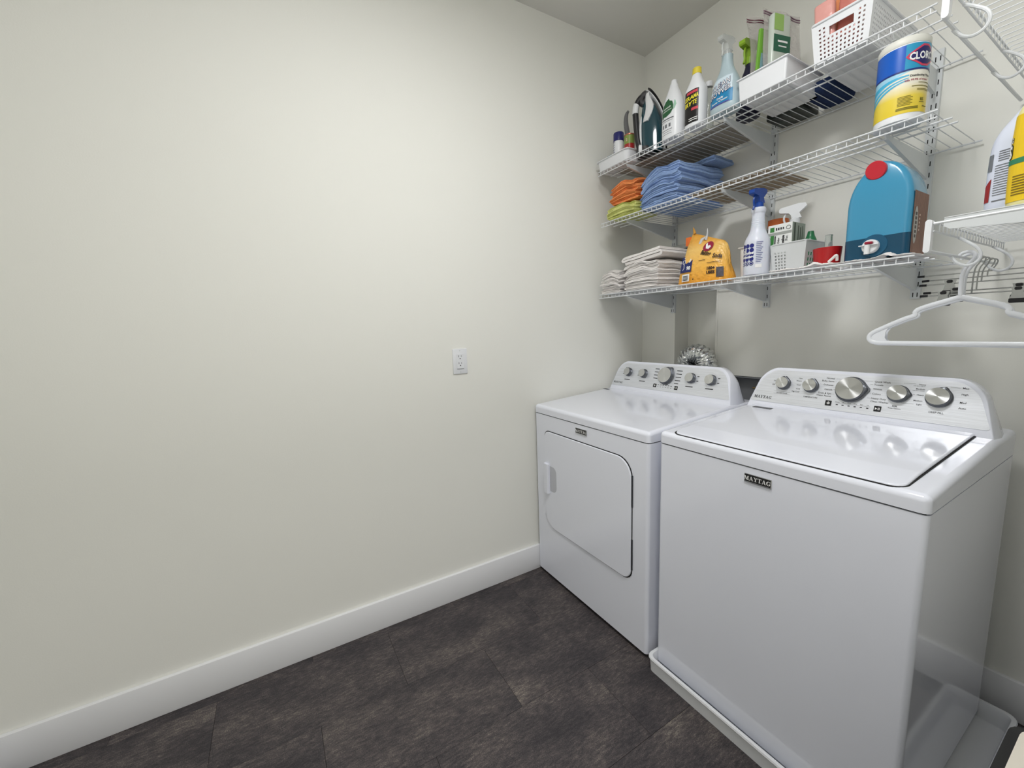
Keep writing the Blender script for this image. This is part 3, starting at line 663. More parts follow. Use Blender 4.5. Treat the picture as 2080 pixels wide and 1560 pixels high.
# handle loop
hd = smooth_path([(.318, 0, .252), (.300, 0, .262), (.274, 0, .252), (.256, 0, .232), (.249, 0, .205), (.251, 0, .165), (.258, 0, .110), (.266, 0, .060), (.280, 0, .030), (.310, 0, .020)], 2)
m_ = len(hd); mb = MB(); mb.tube(hd, [.0165 if .15 < i/m_ < .85 else .0105 for i in range(m_)], 14); mb.obj('handle', mat('iron_black', (38, 38, 40), .45), t)
mb = MB(); q = hd[int(m_*.36):int(m_*.50)]; mb.tube([p+Vector((-.0015, 0, 0)) for p in q], .0178, 14); mb.obj('steam_button', IW, t)
MB().tube(smooth_path([(.322, 0, .262), (.326, 0, .235), (.318, 0, .205), (.296, 0, .180), (.282, 0, .150), (.279, 0, .100), (.285, 0, .055), (.310, 0, .042), (.350, 0, .040)], 2), .0150, 12).obj('white_collar', IW, t)
MB().tube(smooth_path([(.306, -.001, .270), (.288, -.001, .262), (.277, -.001, .244), (.290, -.001, .228), (.306, -.001, .240)], 2), .0160, 12).obj('dial_cover', IG, t)
blade(lambda h: (.262-.004*h, .360-.03*h, .050-.006*h, .034), .0, .036).obj('heel', mat('iron_black', (38, 38, 40), .45), t)
MB().rbox(.266, .286, -.043, -.033, .010, .042, .005, 2).obj('heel_badge', IW, t)

for o in t.children:
    for v in o.data.vertices: v.co.x = (v.co.x-.325)*.80
t.location = (.303, -.306, ZT3); t.rotation_euler = (0, 0, radians(44))
# white bottle with green leaf label
P7 = [(0, .042, .034), (.004, .047, .038), (.100, .047, .038), (.135, .044, .035), (.170, .033, .028), (.196, .021, .020), (.204, .018, .018)]
t, P = simple_bottle('dish_soap_bottle', 'white bottle with dark green leaf label right of the iron', 'bottle', .466, -.345, P7, PLASTW, [(.200, .0165), (.202, .0175), (.214, .0165), (.222, .012), (.232, .011), (.234, .008)], PLASTW, ex=2.3)
f = prof_map(P, 0, 0, FR, .0006, 2.3); f2 = prof_map(P, 0, 0, FR, .0011, 2.3)
leaf = [(-.030, .092), (-.034, .112), (-.026, .132), (-.012, .148), (.000, .156), (.004, .146), (.016, .140), (.022, .124), (.022, .108), (.012, .094), (-.004, .086), (-.018, .088), (-.024, .080)]
MB().poly(f, leaf, 10).obj('leaf_mark', mat('leaf_green', (40, 92, 56), .5), t, smooth=0)
MB().poly(f, [(.023, .104), (.030, .110), (.036, .124), (.030, .140), (.025, .142), (.0235, .125)], 4).obj('leaf_tint', mat('leaf_tint', (160, 200, 178), .5), t, smooth=0)
mb = MB(); mb.text(f2, 'seventh', -.003, .117, .010, .02, rot=.12); mb.text(f2, 'GENERATION', -.003, .107, .0062, .02, rot=.12); mb.obj('leaf_lettering', WHITEINK, t, smooth=0)
mb = MB(); mb.bars(f, [(-.028, .026, .076, .0045), (-.030, .022, .068, .0015), (-.022, -.014, .050, .014), (-.009, -.001, .050, .014), (.005, .013, .050, .014), (-.028, .020, .034, .0022), (-.020, .014, .026, .0015), (-.026, .018, .018, .0015)]); mb.obj('printing', GREYINK, t, smooth=0)

# white bottle with yellow cap
PC = [(0, .036, .030), (.003, .0405, .0345), (.130, .0405, .0345), (.148, .037, .031), (.168, .025, .023), (.190, .0165, .0165), (.206, .0135, .0135)]
t, P = simple_bottle('cooktop_cleaner_bottle', 'white bottle with black label and yellow cap', 'bottle', .578, -.352, PC, PLASTW, [(.196, .0165), (.197, .0172), (.218, .0160), (.220, .014)], mat('yellow_cap', (226, 206, 66), .4), ex=2.6)
f = prof_map(P, 0, 0, FR, .0006, 2.6); f2 = prof_map(P, 0, 0, FR, .0010, 2.6)
MB().patch(f, -.030, .012, .030, .132, 14, 16).obj('label_panel', mat('label_black', (22, 20, 22), .4), t, smooth=0)
mb = MB(); mb.text(f2, 'CERAMA', 0, .098, .0205, .03, .25, xs=.70, rot=.10); mb.text(f2, 'BRYTE', -.002, .076, .0215, .03, .25, xs=.74, rot=.10); mb.obj('yellow_lettering', mat('label_yellow', (238, 226, 60), .5), t, smooth=0)
mb = MB(); mb.patch(f2, -.014, .1185, .024, .128, 6, 3); mb.patch(f2, .002, .056, .028, .066, 6, 1); mb.obj('red_flash', mat('label_red', (206, 70, 84), .5), t, smooth=0)
mb = MB(); mb.bars(f2, [(-.004, .026, .028, .0025), (-.004, .026, .021, .0025)]); mb.obj('printing', WHITEINK, t, smooth=0)
# clear bottle with white cap behind
CLEAR = mat('clear_plastic', (225, 230, 228), .12, trans=.9, ior=1.3)
t, P = simple_bottle('clear_bottle', 'clear bottle with white cap behind the yellow capped bottle', 'bottle', .556, -.245, [(0, .020), (.002, .023), (.130, .023), (.160, .020), (.178, .013), (.190, .012)], CLEAR, [(.186, .0160), (.187, .0168), (.205, .0160), (.207, .014)], PLASTW)
# shower spray
CS = mat('shower_bottle', (196, 216, 224), .3, trans=.25)
PS = [(0, .048, .030), (.004, .055, .036), (.045, .056, .037), (.085, .052, .034), (.120, .040, .028), (.150, .024, .020), (.175, .018, .018), (.198, .018, .018)]
t, P = simple_bottle('shower_spray_bottle', 'pale blue shower cleaner spray bottle beside the white bin', 'bottle', .702, -.350, PS, CS, ex=2.4)
trigger_head(t, 0, 0, .194, mat('translucent_head', (222, 226, 226), .25, trans=.3, alpha=.6), s=.95)
f = prof_map(P, 0, 0, FR, .0006, 2.4); f2 = prof_map(P, 0, 0, FR, .0013, 2.4); f3_ = prof_map(P, 0, 0, FR, .0020, 2.4)
MB().patch(f, -.050, .024, .044, .068, 24, 8).obj('label_panel', mat('label_blue', (30, 128, 178), .4), t, smooth=0)
MB().patch(f, -.044, .068, .040, .118, 24, 12).obj('label_upper', mat('label_pale', (206, 222, 232), .4), t, smooth=0)
sh = lambda fn, k: (lambda u, v: fn(u, v))
mb = MB(); mb.text(f2, 'CLEAN', -.002, .083, .027, .065, .2, xs=.80, rot=.22); mb.text(f2, 'SHOWER', -.006, .058, .026, .065, .2, xs=.76, rot=.22); mb.obj('lettering_outline', mat('label_navy', (24, 38, 92), .5), t, smooth=0)
mb = MB(); mb.text(f3_, 'CLEAN', -.002, .083, .027, .0, .2, xs=.80, rot=.22); mb.text(f3_, 'SHOWER', -.006, .058, .026, .0, .2, xs=.76, rot=.22); mb.obj('lettering', WHITEINK, t, smooth=0)
mb = MB(); mb.text(f2, 'Daily', .000, .044, .009, .02, rot=.1); mb.text(f2, 'Shower Cleaner', -.004, .034, .0085, .02, rot=.08); mb.obj('small_lettering', WHITEINK, t, smooth=0)
mb = MB(); mb.bars(f2, [(-.046, .030, .0265, .0035)], 12); mb.obj('purple_stripe', mat('label_purple', (92, 72, 150), .5), t, smooth=0)
# white bin
t = thing('storage_bin', 'white rectangular plastic bin on top shelf holding zip bags', 'bin', (.847, -.269, ZT3))
open_tray(MB(), .082, .118, .072, .006, .006, .0022, .0035).obj('bin_body', PLASTW, t)
# dark bottle seen under the wires and lime trigger
t = thing('dark_cleaner_bottle', 'dark navy bottle with lime green trigger behind shower spray', 'bottle', (.714, -.225, ZT3))
MB().lathe(dens([(0, .038, .026), (.003, .044, .030), (.11, .044, .030), (.15, .030, .024), (.185, .015, .015), (.20, .015, .015)]), 32, ex=2.4).obj('bottle_body', mat('dark_navy', (34, 32, 58), .3), t)
trigger_head(t, 0, 0, .195, mat('lime_plastic', (150, 190, 50), .4), s=1.15)
# zip bags
FILM = bpy.data.materials.new('zip_film'); FILM.use_nodes = True
nt = FILM.node_tree; b = nt.nodes['Principled BSDF']; b.inputs['Base Color'].default_value = srgb(205, 200, 196); b.inputs['Roughness'].default_value = .12
b.inputs['Alpha'].default_value = .42; b.inputs['Specular IOR Level'].default_value = .8
tc = nt.nodes.new('ShaderNodeTexCoord'); nz = nt.nodes.new('ShaderNodeTexNoise'); nz.inputs['Scale'].default_value = 26; nz.inputs['Detail'].default_value = 4; nt.links.new(tc.outputs['Object'], nz.inputs[0])
bp = nt.nodes.new('ShaderNodeBump'); bp.inputs['Strength'].default_value = .9; bp.inputs['Distance'].default_value = .012; nt.links.new(nz.outputs[0], bp.inputs['Height']); nt.links.new(bp.outputs[0], b.inputs['Normal'])
def zipbag(label, loc, rot, wd, ht, dp, tilt, zipcol, seed):
    t = thing('zip_bag', label, 'bag', loc, rot, 'zip bags behind the white bin'); rg = random.Random(seed)
    nu, nv = 14, 16; ph = [rg.uniform(0, 6) for _ in range(6)]
    def P(i, j, s):
        u = i/nu*2-1; v = j/nv; bul = dp*(1-abs(u)**3)*(1-v**2.2)*.9+.0012
        wv = .004*sin(5*u+ph[0]+7*v)*v+.003*sin(11*v+ph[1])*(1-abs(u))*v
        return (u*wd/2*(1-.12*v*(1-v)+.02*sin(6*v+ph[2])), s*bul+wv+tilt*v*v*.5, v*ht+u*tilt*v*.0)
    V = [P(i, j, s) for s in (-1, 1) for j in range(nv+1) for i in range(nu+1)]; o = (nu+1)*(nv+1)
    F = [(q+j*(nu+1)+i, q+j*(nu+1)+i+1, q+(j+1)*(nu+1)+i+1, q+(j+1)*(nu+1)+i) for q in (0, o) for j in range(nv) for i in range(nu)]
    mb = MB(); mb.closed = False; mb.add(V, F); mb.obj('film', FILM, t, smooth=60)
    zs = MB()
    for k, dz in enumerate((.93, .955)):
        zs.tube([(u*wd/2*.98, P(int((u+1)/2*nu), nv-1, -1)[1], dz*ht) for u in [-1+.2*q for q in range(11)]], .0019, 6)
    zs.obj('zip_strip', mat(zipcol, {'zip_maroon': (112, 58, 76), 'zip_purple': (140, 112, 128)}[zipcol], .5), t)
    return t
zipbag('zip bag at left end of white bin, with a lime green packet inside', (.797, -.258, ZT3+.004), 1.33, .150, .305, .018, .055, 'zip_maroon', 2)
zipbag('larger zip bag in white bin, with green and grey scrubbers inside', (.845, -.250, ZT3+.004), 1.34, .175, .292, .026, .030, 'zip_purple', 5)
t = thing('lime_packet', 'lime green packet inside the left zip bag', 'packet', (.795, -.306, ZT3+.010), 1.33); t.rotation_euler = (radians(4), 0, 1.33)
MB().rbox(-.022, .022, -.005, .005, 0, .225, .003, 2).obj('packet_body', mat('lime_pack', (120, 178, 66), .45), t); MB().patch(lambda u, v: (u, -.0056, v), -.012, .07, .018, .15, 2, 2).obj('packet_window', mat('pack_blue', (150, 190, 200), .4), t)
t = thing('work_glove', 'bundle of dark navy rubber inside the left zip bag', 'glove', (.798, -.232, ZT3+.012), 1.33)
rg = random.Random(4); mb = MB()
for k in range(4): mb.lathe(dens([(0, .010), (.03, .016), (.13+.02*k, .017), (.225-.02*k, .013), (.240-.02*k, .004)]), 14, -.024+.015*k, 0)
mb.obj('glove_body', mat('dark_rubber', (44, 50, 66), .5, noise=(30, .4, (1, 1, 1))), t)
t = thing('scrubber_pack', 'green labelled scrubber pack inside the larger zip bag', 'packet', (.846, -.285, ZT3+.030), 1.34)
MB().rbox(-.040, .040, -.013, .013, .0, .235, .010, 3).obj('pack_body', mat('pack_white', (196, 206, 196), .25), t)
MB().patch(lambda u, v: (u, -.0136, v), -.037, .112, .037, .165, 2, 1).obj('green_band', mat('pack_green', (34, 96, 72), .4), t)
MB().patch(lambda u, v: (u, -.0137, v), -.037, .178, .004, .228, 2, 1).obj('lime_corner', mat('pack_lime', (152, 190, 104), .4), t)
mb = MB(); f = lambda u, v: (u, -.0141, v); mb.bars(f, [(-.02, .024, .145, .006), (-.016, .020, .130, .004)]); mb.obj('printing', WHITEINK, t, smooth=0)
t = thing('grey_scrubber', 'round dark grey scrubber inside the larger zip bag', 'scrubber', (.852, -.205, ZT3+.105), 1.34)
mb = MB(); mb.lathe(dens([(-.012, .022), (-.010, .042), (.010, .042), (.012, .022)]), 28); mb.v = [(a[0], a[2], a[1]) for a in mb.v]; mb.obj('disc', mat('scrub_grey', (66, 64, 68), .6, bump=(200, .9, .004)), t)
# folded dark cloth bundle behind, seen through the wires
t = thing('denim_bundle', 'folded navy cloth lying at the back of the top shelf', 'cloth', (.934, -.105, ZT3))
MB().rbox(-.052, .050, -.085, .085, 0, .045, .018, 4).obj('cloth_body', NAVYC, t, smooth=50)
t = thing('dark_packet', 'flat green-black packet lying behind the white bin', 'packet', (.810, -.090, ZT3))
MB().rbox(-.075, .055, -.048, .075, 0, .028, .006, 2).obj('packet_body', mat('pack_dark', (52, 58, 54), .35, noise=(16, .5, (1, 1, 1))), t)
# kraft board liners
KR = mat('kraft_board', (176, 160, 138), .85, noise=(40, .1, (1, 1, 1)))
MB().rbox(.085, .66, -.300, -.035, ZT3-.0004, ZT3+.0012, .0005, 1).obj('cardboard_sheet', mat('pale_board', (170, 164, 152), .85), None, label='flat greyish cardboard sheet lying on left half of top shelf', cat='cardboard')
MB().rbox(.56, .885, -.36, -.10, ZT2-.0004, ZT2+.0012, .0005, 1).obj('cardboard_sheet', KR, None, label='flat tan cardboard sheet lying on the middle shelf', cat='cardboard')

# perforated white basket
def perf_wall(mb, f, W_, Hh, pitch, hole, skip=lambda u, v: False, diamond=True, margin=.008, topm=.014):
    nu = int((W_-2*margin)/pitch); nv = int((Hh-margin-topm)/pitch)
    u0 = (W_-nu*pitch)/2; v0 = margin
    us_ = [0]; 
    for i in range(nu): us_ += [u0+i*pitch+(pitch-hole)/2, u0+i*pitch+(pitch+hole)/2]
    us_.append(W_); vs_ = [0]
    for j in range(nv): vs_ += [v0+j*pitch+(pitch-hole)/2, v0+j*pitch+(pitch+hole)/2]
    vs_.append(Hh)
    A, B = len(us_), len(vs_)
    V = [f(u, v) for v in vs_ for u in us_]; F = []
    for j in range(B-1):
        for i in range(A-1):
            um, vm = (us_[i]+us_[i+1])/2, (vs_[j]+vs_[j+1])/2
            if skip(um, vm) == 1: continue
            if i % 2 == 1 and j % 2 == 1 and skip(um, vm) != 2: continue
            F.append((j*A+i, j*A+i+1, (j+1)*A+i+1, (j+1)*A+i))
    mb.add(V, F)
t = thing('perforated_basket', 'white perforated plastic basket with handle slot on top shelf', 'basket', (.0, 0, ZT3+.001))
BX0, BX1, BY0, BY1, BH = .992, 1.142, -.378, -.060, .112; TP = .010
mb = MB(); mb.closed = False
hs = lambda c: (lambda u, v: (1 if abs(u-c) < .032 and abs(v-.078) < .0085 else (2 if abs(u-c) < .041 and abs(v-.078) < .016 else 0)))
fx = lambda s: (lambda u, v: (BX0+TP*(1-v/BH)+(u/(BX1-BX0))*((BX1-BX0)-2*TP*(1-v/BH)), (BY0+TP*(1-v/BH)) if s else (BY1-TP*(1-v/BH)), v))
fy = lambda s: (lambda u, v: ((BX0+TP*(1-v/BH)) if s else (BX1-TP*(1-v/BH)), BY0+TP*(1-v/BH)+(u/(BY1-BY0))*((BY1-BY0)-2*TP*(1-v/BH)), v))
perf_wall(mb, fx(1), BX1-BX0, BH, .0112, .0052, hs((BX1-BX0)/2)); perf_wall(mb, fx(0), BX1-BX0, BH, .0112, .0052)
perf_wall(mb, fy(1), BY1-BY0, BH, .0112, .0052); perf_wall(mb, fy(0), BY1-BY0, BH, .0112, .0052)
o = mb.obj('perforated_wall', PLASTW, t, smooth=0); so = o.modifiers.new('s', 'SOLIDIFY'); so.thickness = .0022
MB().box(BX0+TP, BX1-TP, BY0+TP, BY1-TP, 0, .003).obj('basket_floor', PLASTW, t)
MB().tube([(x, y, BH) for x, y in rrect(BX0-.001, BY0-.001, BX1+.001, BY1+.001, .008, 4)], .0038, 8, closed=True).obj('rim', PLASTW, t)
# sponge packs in basket
def film_pack(label, x, y, z, sx, sy, sz, c, rotz, rx, txt=None, cc=None):
    t = thing('sponge_pack', label, 'packet', (x, y, z), rotz, 'plastic packs in the perforated basket'); t.rotation_euler = (radians(rx[0]), radians(rx[1]), rotz)
    MB().rbox(-sx, sx, -sy, sy, 0, sz, .008, 3).obj('pack_body', mat('pack_'+c, {'pink': (222, 160, 152), 'orange': (226, 142, 92), 'coral': (196, 116, 104)}[c], .25, coat=.6, bump=(26, .6, .006)), t)
    if txt: mb = MB(); mb.text(lambda u, v: (u, -sy-.0008, v), txt, .0, sz*.60, .0145, .03, rot=pi); mb.obj('lettering', mat('pack_ink', (120, 36, 40), .5), t, smooth=0)
    return t
film_pack('pale pink sponge pack leaning in the left front of basket', 1.022, -.352, ZT3+.020, .026, .012, .155, 'pink', .05, (2, -3), 'SPONGE')
film_pack('coral red glossy pack standing in the basket middle', 1.072, -.335, ZT3+.020, .030, .018, .165, 'coral', .1, (0, 2))
film_pack('orange sponge pack at the back of the basket', 1.030, -.300, ZT3+.020, .040, .016, .175, 'orange', 0, (-2, -4))

# ---- middle shelf ---------------------------------------------
def folded_cloth(wd, dp, h, layers, seed, Z0=0, HT=0, droop=0):
    # serpentine ribbon profile in x-z (open edges at the front), run along y
    rg = random.Random(seed); th = h/(layers*1.12); path = []
    zs = [th*.5+i*(h-th)/(layers-1) for i in range(layers)]
    order = list(range(layers))
    x0, x1 = -wd/2, wd/2
    segs = 7
    pth = []
    for li, z in enumerate(zs):
        xs = [x0+(x1-x0)*k/segs for k in range(segs+1)]
        if li == 0: xs[0] += rg.uniform(0, .010)
        if li % 2 == 1: xs = xs[::-1]
        for k, x in enumerate(xs): pth.append((x, z+rg.uniform(-.0008, .0008)))
        if li < layers-1:
            xe = xs[-1]; sg = 1 if xe > 0 else -1; zn = zs[li+1]
            for a in (-55, 0, 55): pth.append((xe+sg*(zn-z)*.62*cos(radians(a)), (z+zn)/2+(zn-z)/2*sin(radians(a))))
    n = len(pth); up_, dn = [], []
    for i in range(n):
        a = Vector(pth[max(0, i-1)]); b_ = Vector(pth[min(n-1, i+1)]); d = (b_-a).normalized(); nn = Vector((-d.y, d.x))
        up_.append(Vector(pth[i])+nn*th*.46); dn.append(Vector(pth[i])-nn*th*.46)
    poly_ = up_+dn[::-1]; m = len(poly_); NY = 7
    ph = [rg.uniform(0, 6.28) for _ in range(5)]
    mb = MB(); V = []
    for j in range(NY+1):
        y = -dp/2+dp*j/NY
        for p in poly_:
            e = .9 if j in (0, NY) else 1
            V.append((p.x*(1-(.004 if j in (0, NY) else 0))+.0015*sin(9*y/dp+ph[0]), y+.003*sin(p.y/h*7+ph[1])+.002*sin(p.x*70+ph[2]), max(0.0, p.y+.0012*sin(p.x*45+ph[3]+p.y*200)*(p.y/h))))
    if HT:
        def warp(p):
            x, y, z = p; Z = Z0+z; u = max(0, -x/(wd/2)); q = max(0, -y/(dp/2)); r_ = max(0, x/(wd/2))
            S = 1-droop*u**1.8-.05*q**2-.03*r_**4
            wv = (.0050*sin(x*34+1.3+Z*9)+.0035*sin(x*71+y*22+Z*31)+.003*sin(y*40+Z*14))*min(1, Z/HT*1.3)
            return (x+.004*sin(Z*95+seed)+.003*sin(Z*240), y+.003*sin(Z*130+x*9), max(Z*S+wv, .0)-Z0 if Z0+z > .001 else z)
        V = [warp(p) for p in V]
    F = [(j*m+k, j*m+(k+1)%m, (j+1)*m+(k+1)%m, (j+1)*m+k) for j in range(NY) for k in range(m)]
    # end caps as quads between up and down edges
    for j, fl_ in ((0, 1), (NY, 0)):
        for k in range(n-1):
            q = (j*m+k, j*m+k+1, j*m+(m-2-k), j*m+(m-1-k)); F.append(q if fl_ else q[::-1])
    return mb.add(V, F)
def stack(name, group, labels, m, x, y, z0, wd, dp, hs_, layers, seed, jit=.005, tilt=0, droop=.12):
    z = z0; HT = sum(hs_); rg = random.Random(seed)
    for k, (h, lb) in enumerate(zip(hs_, labels)):
        t = thing(name, lb, 'cloth', (x+rg.uniform(-jit, jit), y+rg.uniform(-jit, jit)*.8, z), rg.uniform(-.03, .03), group)
        folded_cloth(wd*rg.uniform(.96, 1.02), dp*rg.uniform(.97, 1.02), h, layers, seed*31+k, z-z0, HT, droop).obj('folded_fabric', m, t, smooth=50)
        t.rotation_euler[1] = tilt*k
        z += h*1.01
def ordl(n, what, above):
    o = ['bottom', 'second', 'third', 'fourth', 'fifth', 'sixth', 'seventh', 'eighth', 'ninth', 'tenth', 'eleventh']
    r = []
    for i in range(n):
        if i == 0: r.append('%s at the very bottom of %s' % (what, above))
        elif i == n-1: r.append('%s on top of %s' % (what, above))
        else: r.append('%s, %s from the bottom of %s' % (what, o[i], above))
    return r
stack('cleaning_cloth', 'lime cloths under the orange ones', ordl(4, 'folded lime yellow cloth', 'the lime stack on middle shelf'), YELC, .207, -.315, ZT2, .172, .145, [.0165]*4, 3, 11, droop=.1)
stack('cleaning_cloth', 'orange cloths at the left of the middle shelf', ordl(5, 'folded orange cloth', 'the orange stack on middle shelf'), ORAC, .215, -.312, ZT2+.0675, .158, .135, [.020, .021, .021, .020, .017], 3, 12, .005, droop=.16)
stack('cleaning_cloth', 'blue cloths on the middle shelf', ordl(8, 'folded blue microfibre cloth', 'the blue stack on middle shelf'), BLUEC, .418, -.218, ZT2, .190, .300, [.0200, .0210, .0215, .020, .0205, .0215, .0215, .021], 3, 13, .006, droop=.26)
# draped top blue cloth at the back
t = thing('cleaning_cloth', 'loose blue cloth draped across back of the blue stack', 'cloth', (.462, -.120, ZT2+.172), .15, 'blue cloths on the middle shelf')
t.rotation_euler = (radians(3), radians(-2), .12)
folded_cloth(.170, .16, .020, 3, 99).obj('folded_fabric', BLUEC, t, smooth=50)

# wipes canister
t = thing('wipes_canister', 'large white canister of disinfecting wipes with blue and yellow label', 'canister', (1.2055, -.342, ZT2))
CP = [(0, .0500), (.0015, .0520), (.186, .0520), (.1865, .0518)]
MB().lathe([p for p in CP if p[0] < .187], 56).obj('canister_body', PLASTW, t, smooth=40)
MB().lathe([(.1865, .0525), (.188, .0532), (.200, .0530), (.206, .0495), (.209, .034), (.210, .012)], 56).obj('lid', mat('cream_lid', (222, 222, 214), .4), t)
R_ = .0520; fC = lambda off: cyl_map(0, 0, R_, 0, off)
A0, A1 = -pi*.98, pi*.25      # visible arc; u measured as angle*R
u0, u1 = A0*R_, A1*R_
def blend(name, stops, z0, z1):
    m = bpy.data.materials.new(name); m.use_nodes = True; nt = m.node_tree; b = nt.nodes['Principled BSDF']; b.inputs['Roughness'].default_value = .28
    tc = nt.nodes.new('ShaderNodeTexCoord'); sp = nt.nodes.new('ShaderNodeSeparateXYZ'); nt.links.new(tc.outputs['Object'], sp.inputs[0])
    mr = nt.nodes.new('ShaderNodeMapRange'); mr.inputs[1].default_value = z0; mr.inputs[2].default_value = z1; nt.links.new(sp.outputs[2], mr.inputs[0])
    cr = nt.nodes.new('ShaderNodeValToRGB'); nt.links.new(mr.outputs[0], cr.inputs[0]); e = cr.color_ramp.elements
    e[0].position, e[0].color = stops[0][0], srgb(*stops[0][1]); e[1].position, e[1].color = stops[-1][0], srgb(*stops[-1][1])
    for p, c in stops[1:-1]: x = e.new(p); x.color = srgb(*c)
    nt.links.new(cr.outputs[0], b.inputs['Base Color']); return m
MB().patch(fC(.0004), u0, .017, u1, .1835, 48, 6).obj('label_wrap', blend('wipes_label', [(0, (230, 204, 56)), (.30, (232, 208, 76)), (.52, (236, 232, 214)), (1, (238, 238, 236))], .018, .155), t, smooth=40)
MB().patch(fC(.0008), u0, .121, u1, .1835, 48, 2).obj('label_blue', mat('clx_blue', (24, 92, 190), .28), t, smooth=40)
MB().patch(fC(.0010), -.062, .1235, u1, .1838, 30, 2).obj('label_teal', mat('clx_teal', (38, 148, 190), .28), t, smooth=40)
MB().patch(fC(.0012), u0, .1195, u1, .1235, 48, 1).obj('label_band', mat('clx_navy', (20, 44, 120), .28), t, smooth=40)
sw = MB()
for a, h in ((0, .016), (.0145, .009), (.025, .010)):
    P = [(u0+ (i/14)*.108, .108-a*(1-.55*i/14)-.024*((1-i/14)**2)*(1+a*30)) for i in range(15)]
    sw.poly(fC(.0009), [(x, z+h*(1-i/16)/2+.0006) for i, (x, z) in enumerate(P)]+[(x, z-h*(1-i/16)/2) for i, (x, z) in list(enumerate(P))[::-1]], 24)
sw.obj('label_swoosh', mat('clx_cyan', (70, 176, 216), .3), t, smooth=40)
MB().poly(fC(.0007), [(u0, .119)]+[(u0+i/14*.118, .119-.060*(1-i/14)**1.5) for i in range(15)], 24).obj('label_pale_field', mat('clx_pale', (158, 208, 232), .3), t, smooth=40)
uc = -.019
hexo = lambda w_, h_: [(uc-w_, .1530), (uc-w_*.86, .1530+h_*.25), (uc-w_*.18, .1530+h_), (uc+w_*.18, .1530+h_), (uc+w_*.86, .1530+h_*.25), (uc+w_, .1530), (uc+w_*.86, .1530-h_*.25), (uc+w_*.18, .1530-h_), (uc-w_*.18, .1530-h_), (uc-w_*.86, .1530-h_*.25)]
MB().poly(fC(.0016), hexo(.043, .0260), 20).obj('logo_border', mat('clx_red', (206, 62, 92), .3), t, smooth=0)
MB().poly(fC(.0020), hexo(.0375, .0212), 20).obj('logo_field', mat('clx_deep', (32, 30, 96), .3), t, smooth=0)
mb = MB(); mb.text(fC(.0024), 'CLOROX', uc, .1445, .0240, .035, xs=.72, rot=.03); mb.obj('logo_lettering', WHITEINK, t, smooth=0)
mb = MB(); mb.text(fC(.0012), 'Disinfecting Wipes', uc-.004, .1035, .0072, .02); mb.obj('product_lettering', INK, t, smooth=0)
mb = MB(); mb.text(fC(.0012), 'kills 99.9% of viruses*', uc-.012, .0935, .0066, .02); mb.obj('claim_lettering', mat('claim_red', (160, 60, 84), .5), t, smooth=0)
mb = MB(); mb.bars(fC(.0012), [(uc-.012, uc+.030, .0880, .0015), (uc-.026, uc+.028, .0800, .0018), (uc-.014, uc+.028, .0725, .0012), (uc-.014, uc+.028, .0695, .0012)]
    +[(uc-.052, uc-.026+(.004 if k % 2 else 0), .058-k*.0035, .0013) for k in range(7)]+[(uc-.054, uc-.008, .0300, .0022), (uc-.054, uc-.008, .0265, .0022), (uc+.004, uc+.022, .0310, .0020)])
mb.text(fC(.0012), '85', uc+.001, .044, .0105, .03); mb.bars(fC(.0012), [(uc-.006, uc+.008, .0405, .0015)]); mb.obj('printing', mat('olive_ink', (120, 112, 30), .5), t, smooth=0)

# ---- bottom shelf ----------------------------------------------
stack('washcloth', 'white washcloths in the left pile', ordl(6, 'folded white washcloth', 'the shorter left pile'), WHTC, .133, -.322, ZT1, .120, .125, [.0185, .019, .0185, .019, .0185, .018], 3, 21, .004, droop=.05)
stack('washcloth', 'white washcloths in the right pile', ordl(7, 'folded white washcloth', 'the taller pile beside baking soda'), WHTC, .335, -.275, ZT1, .190, .230, [.0185, .019, .019, .0185, .019, .0185, .018], 3, 22, .004, droop=.10)
t = thing('washcloth', 'thick white washcloth draped over the tops of the two piles', 'cloth', (.325, -.272, ZT1+.1300), .02, 'white washcloths in the right pile'); t.rotation_euler = (0, radians(-5), .02)
folded_cloth(.215, .215, .040, 3, 77).obj('folded_fabric', WHTC, t, smooth=50)
t = thing('grey_cloth', 'folded grey cloth at the back, right of the white piles', 'cloth', (.355, -.086, ZT1), 0)
folded_cloth(.17, .115, .212, 9, 55).obj('folded_fabric', cloth('grey_terry', (176, 176, 172)), t, smooth=50)

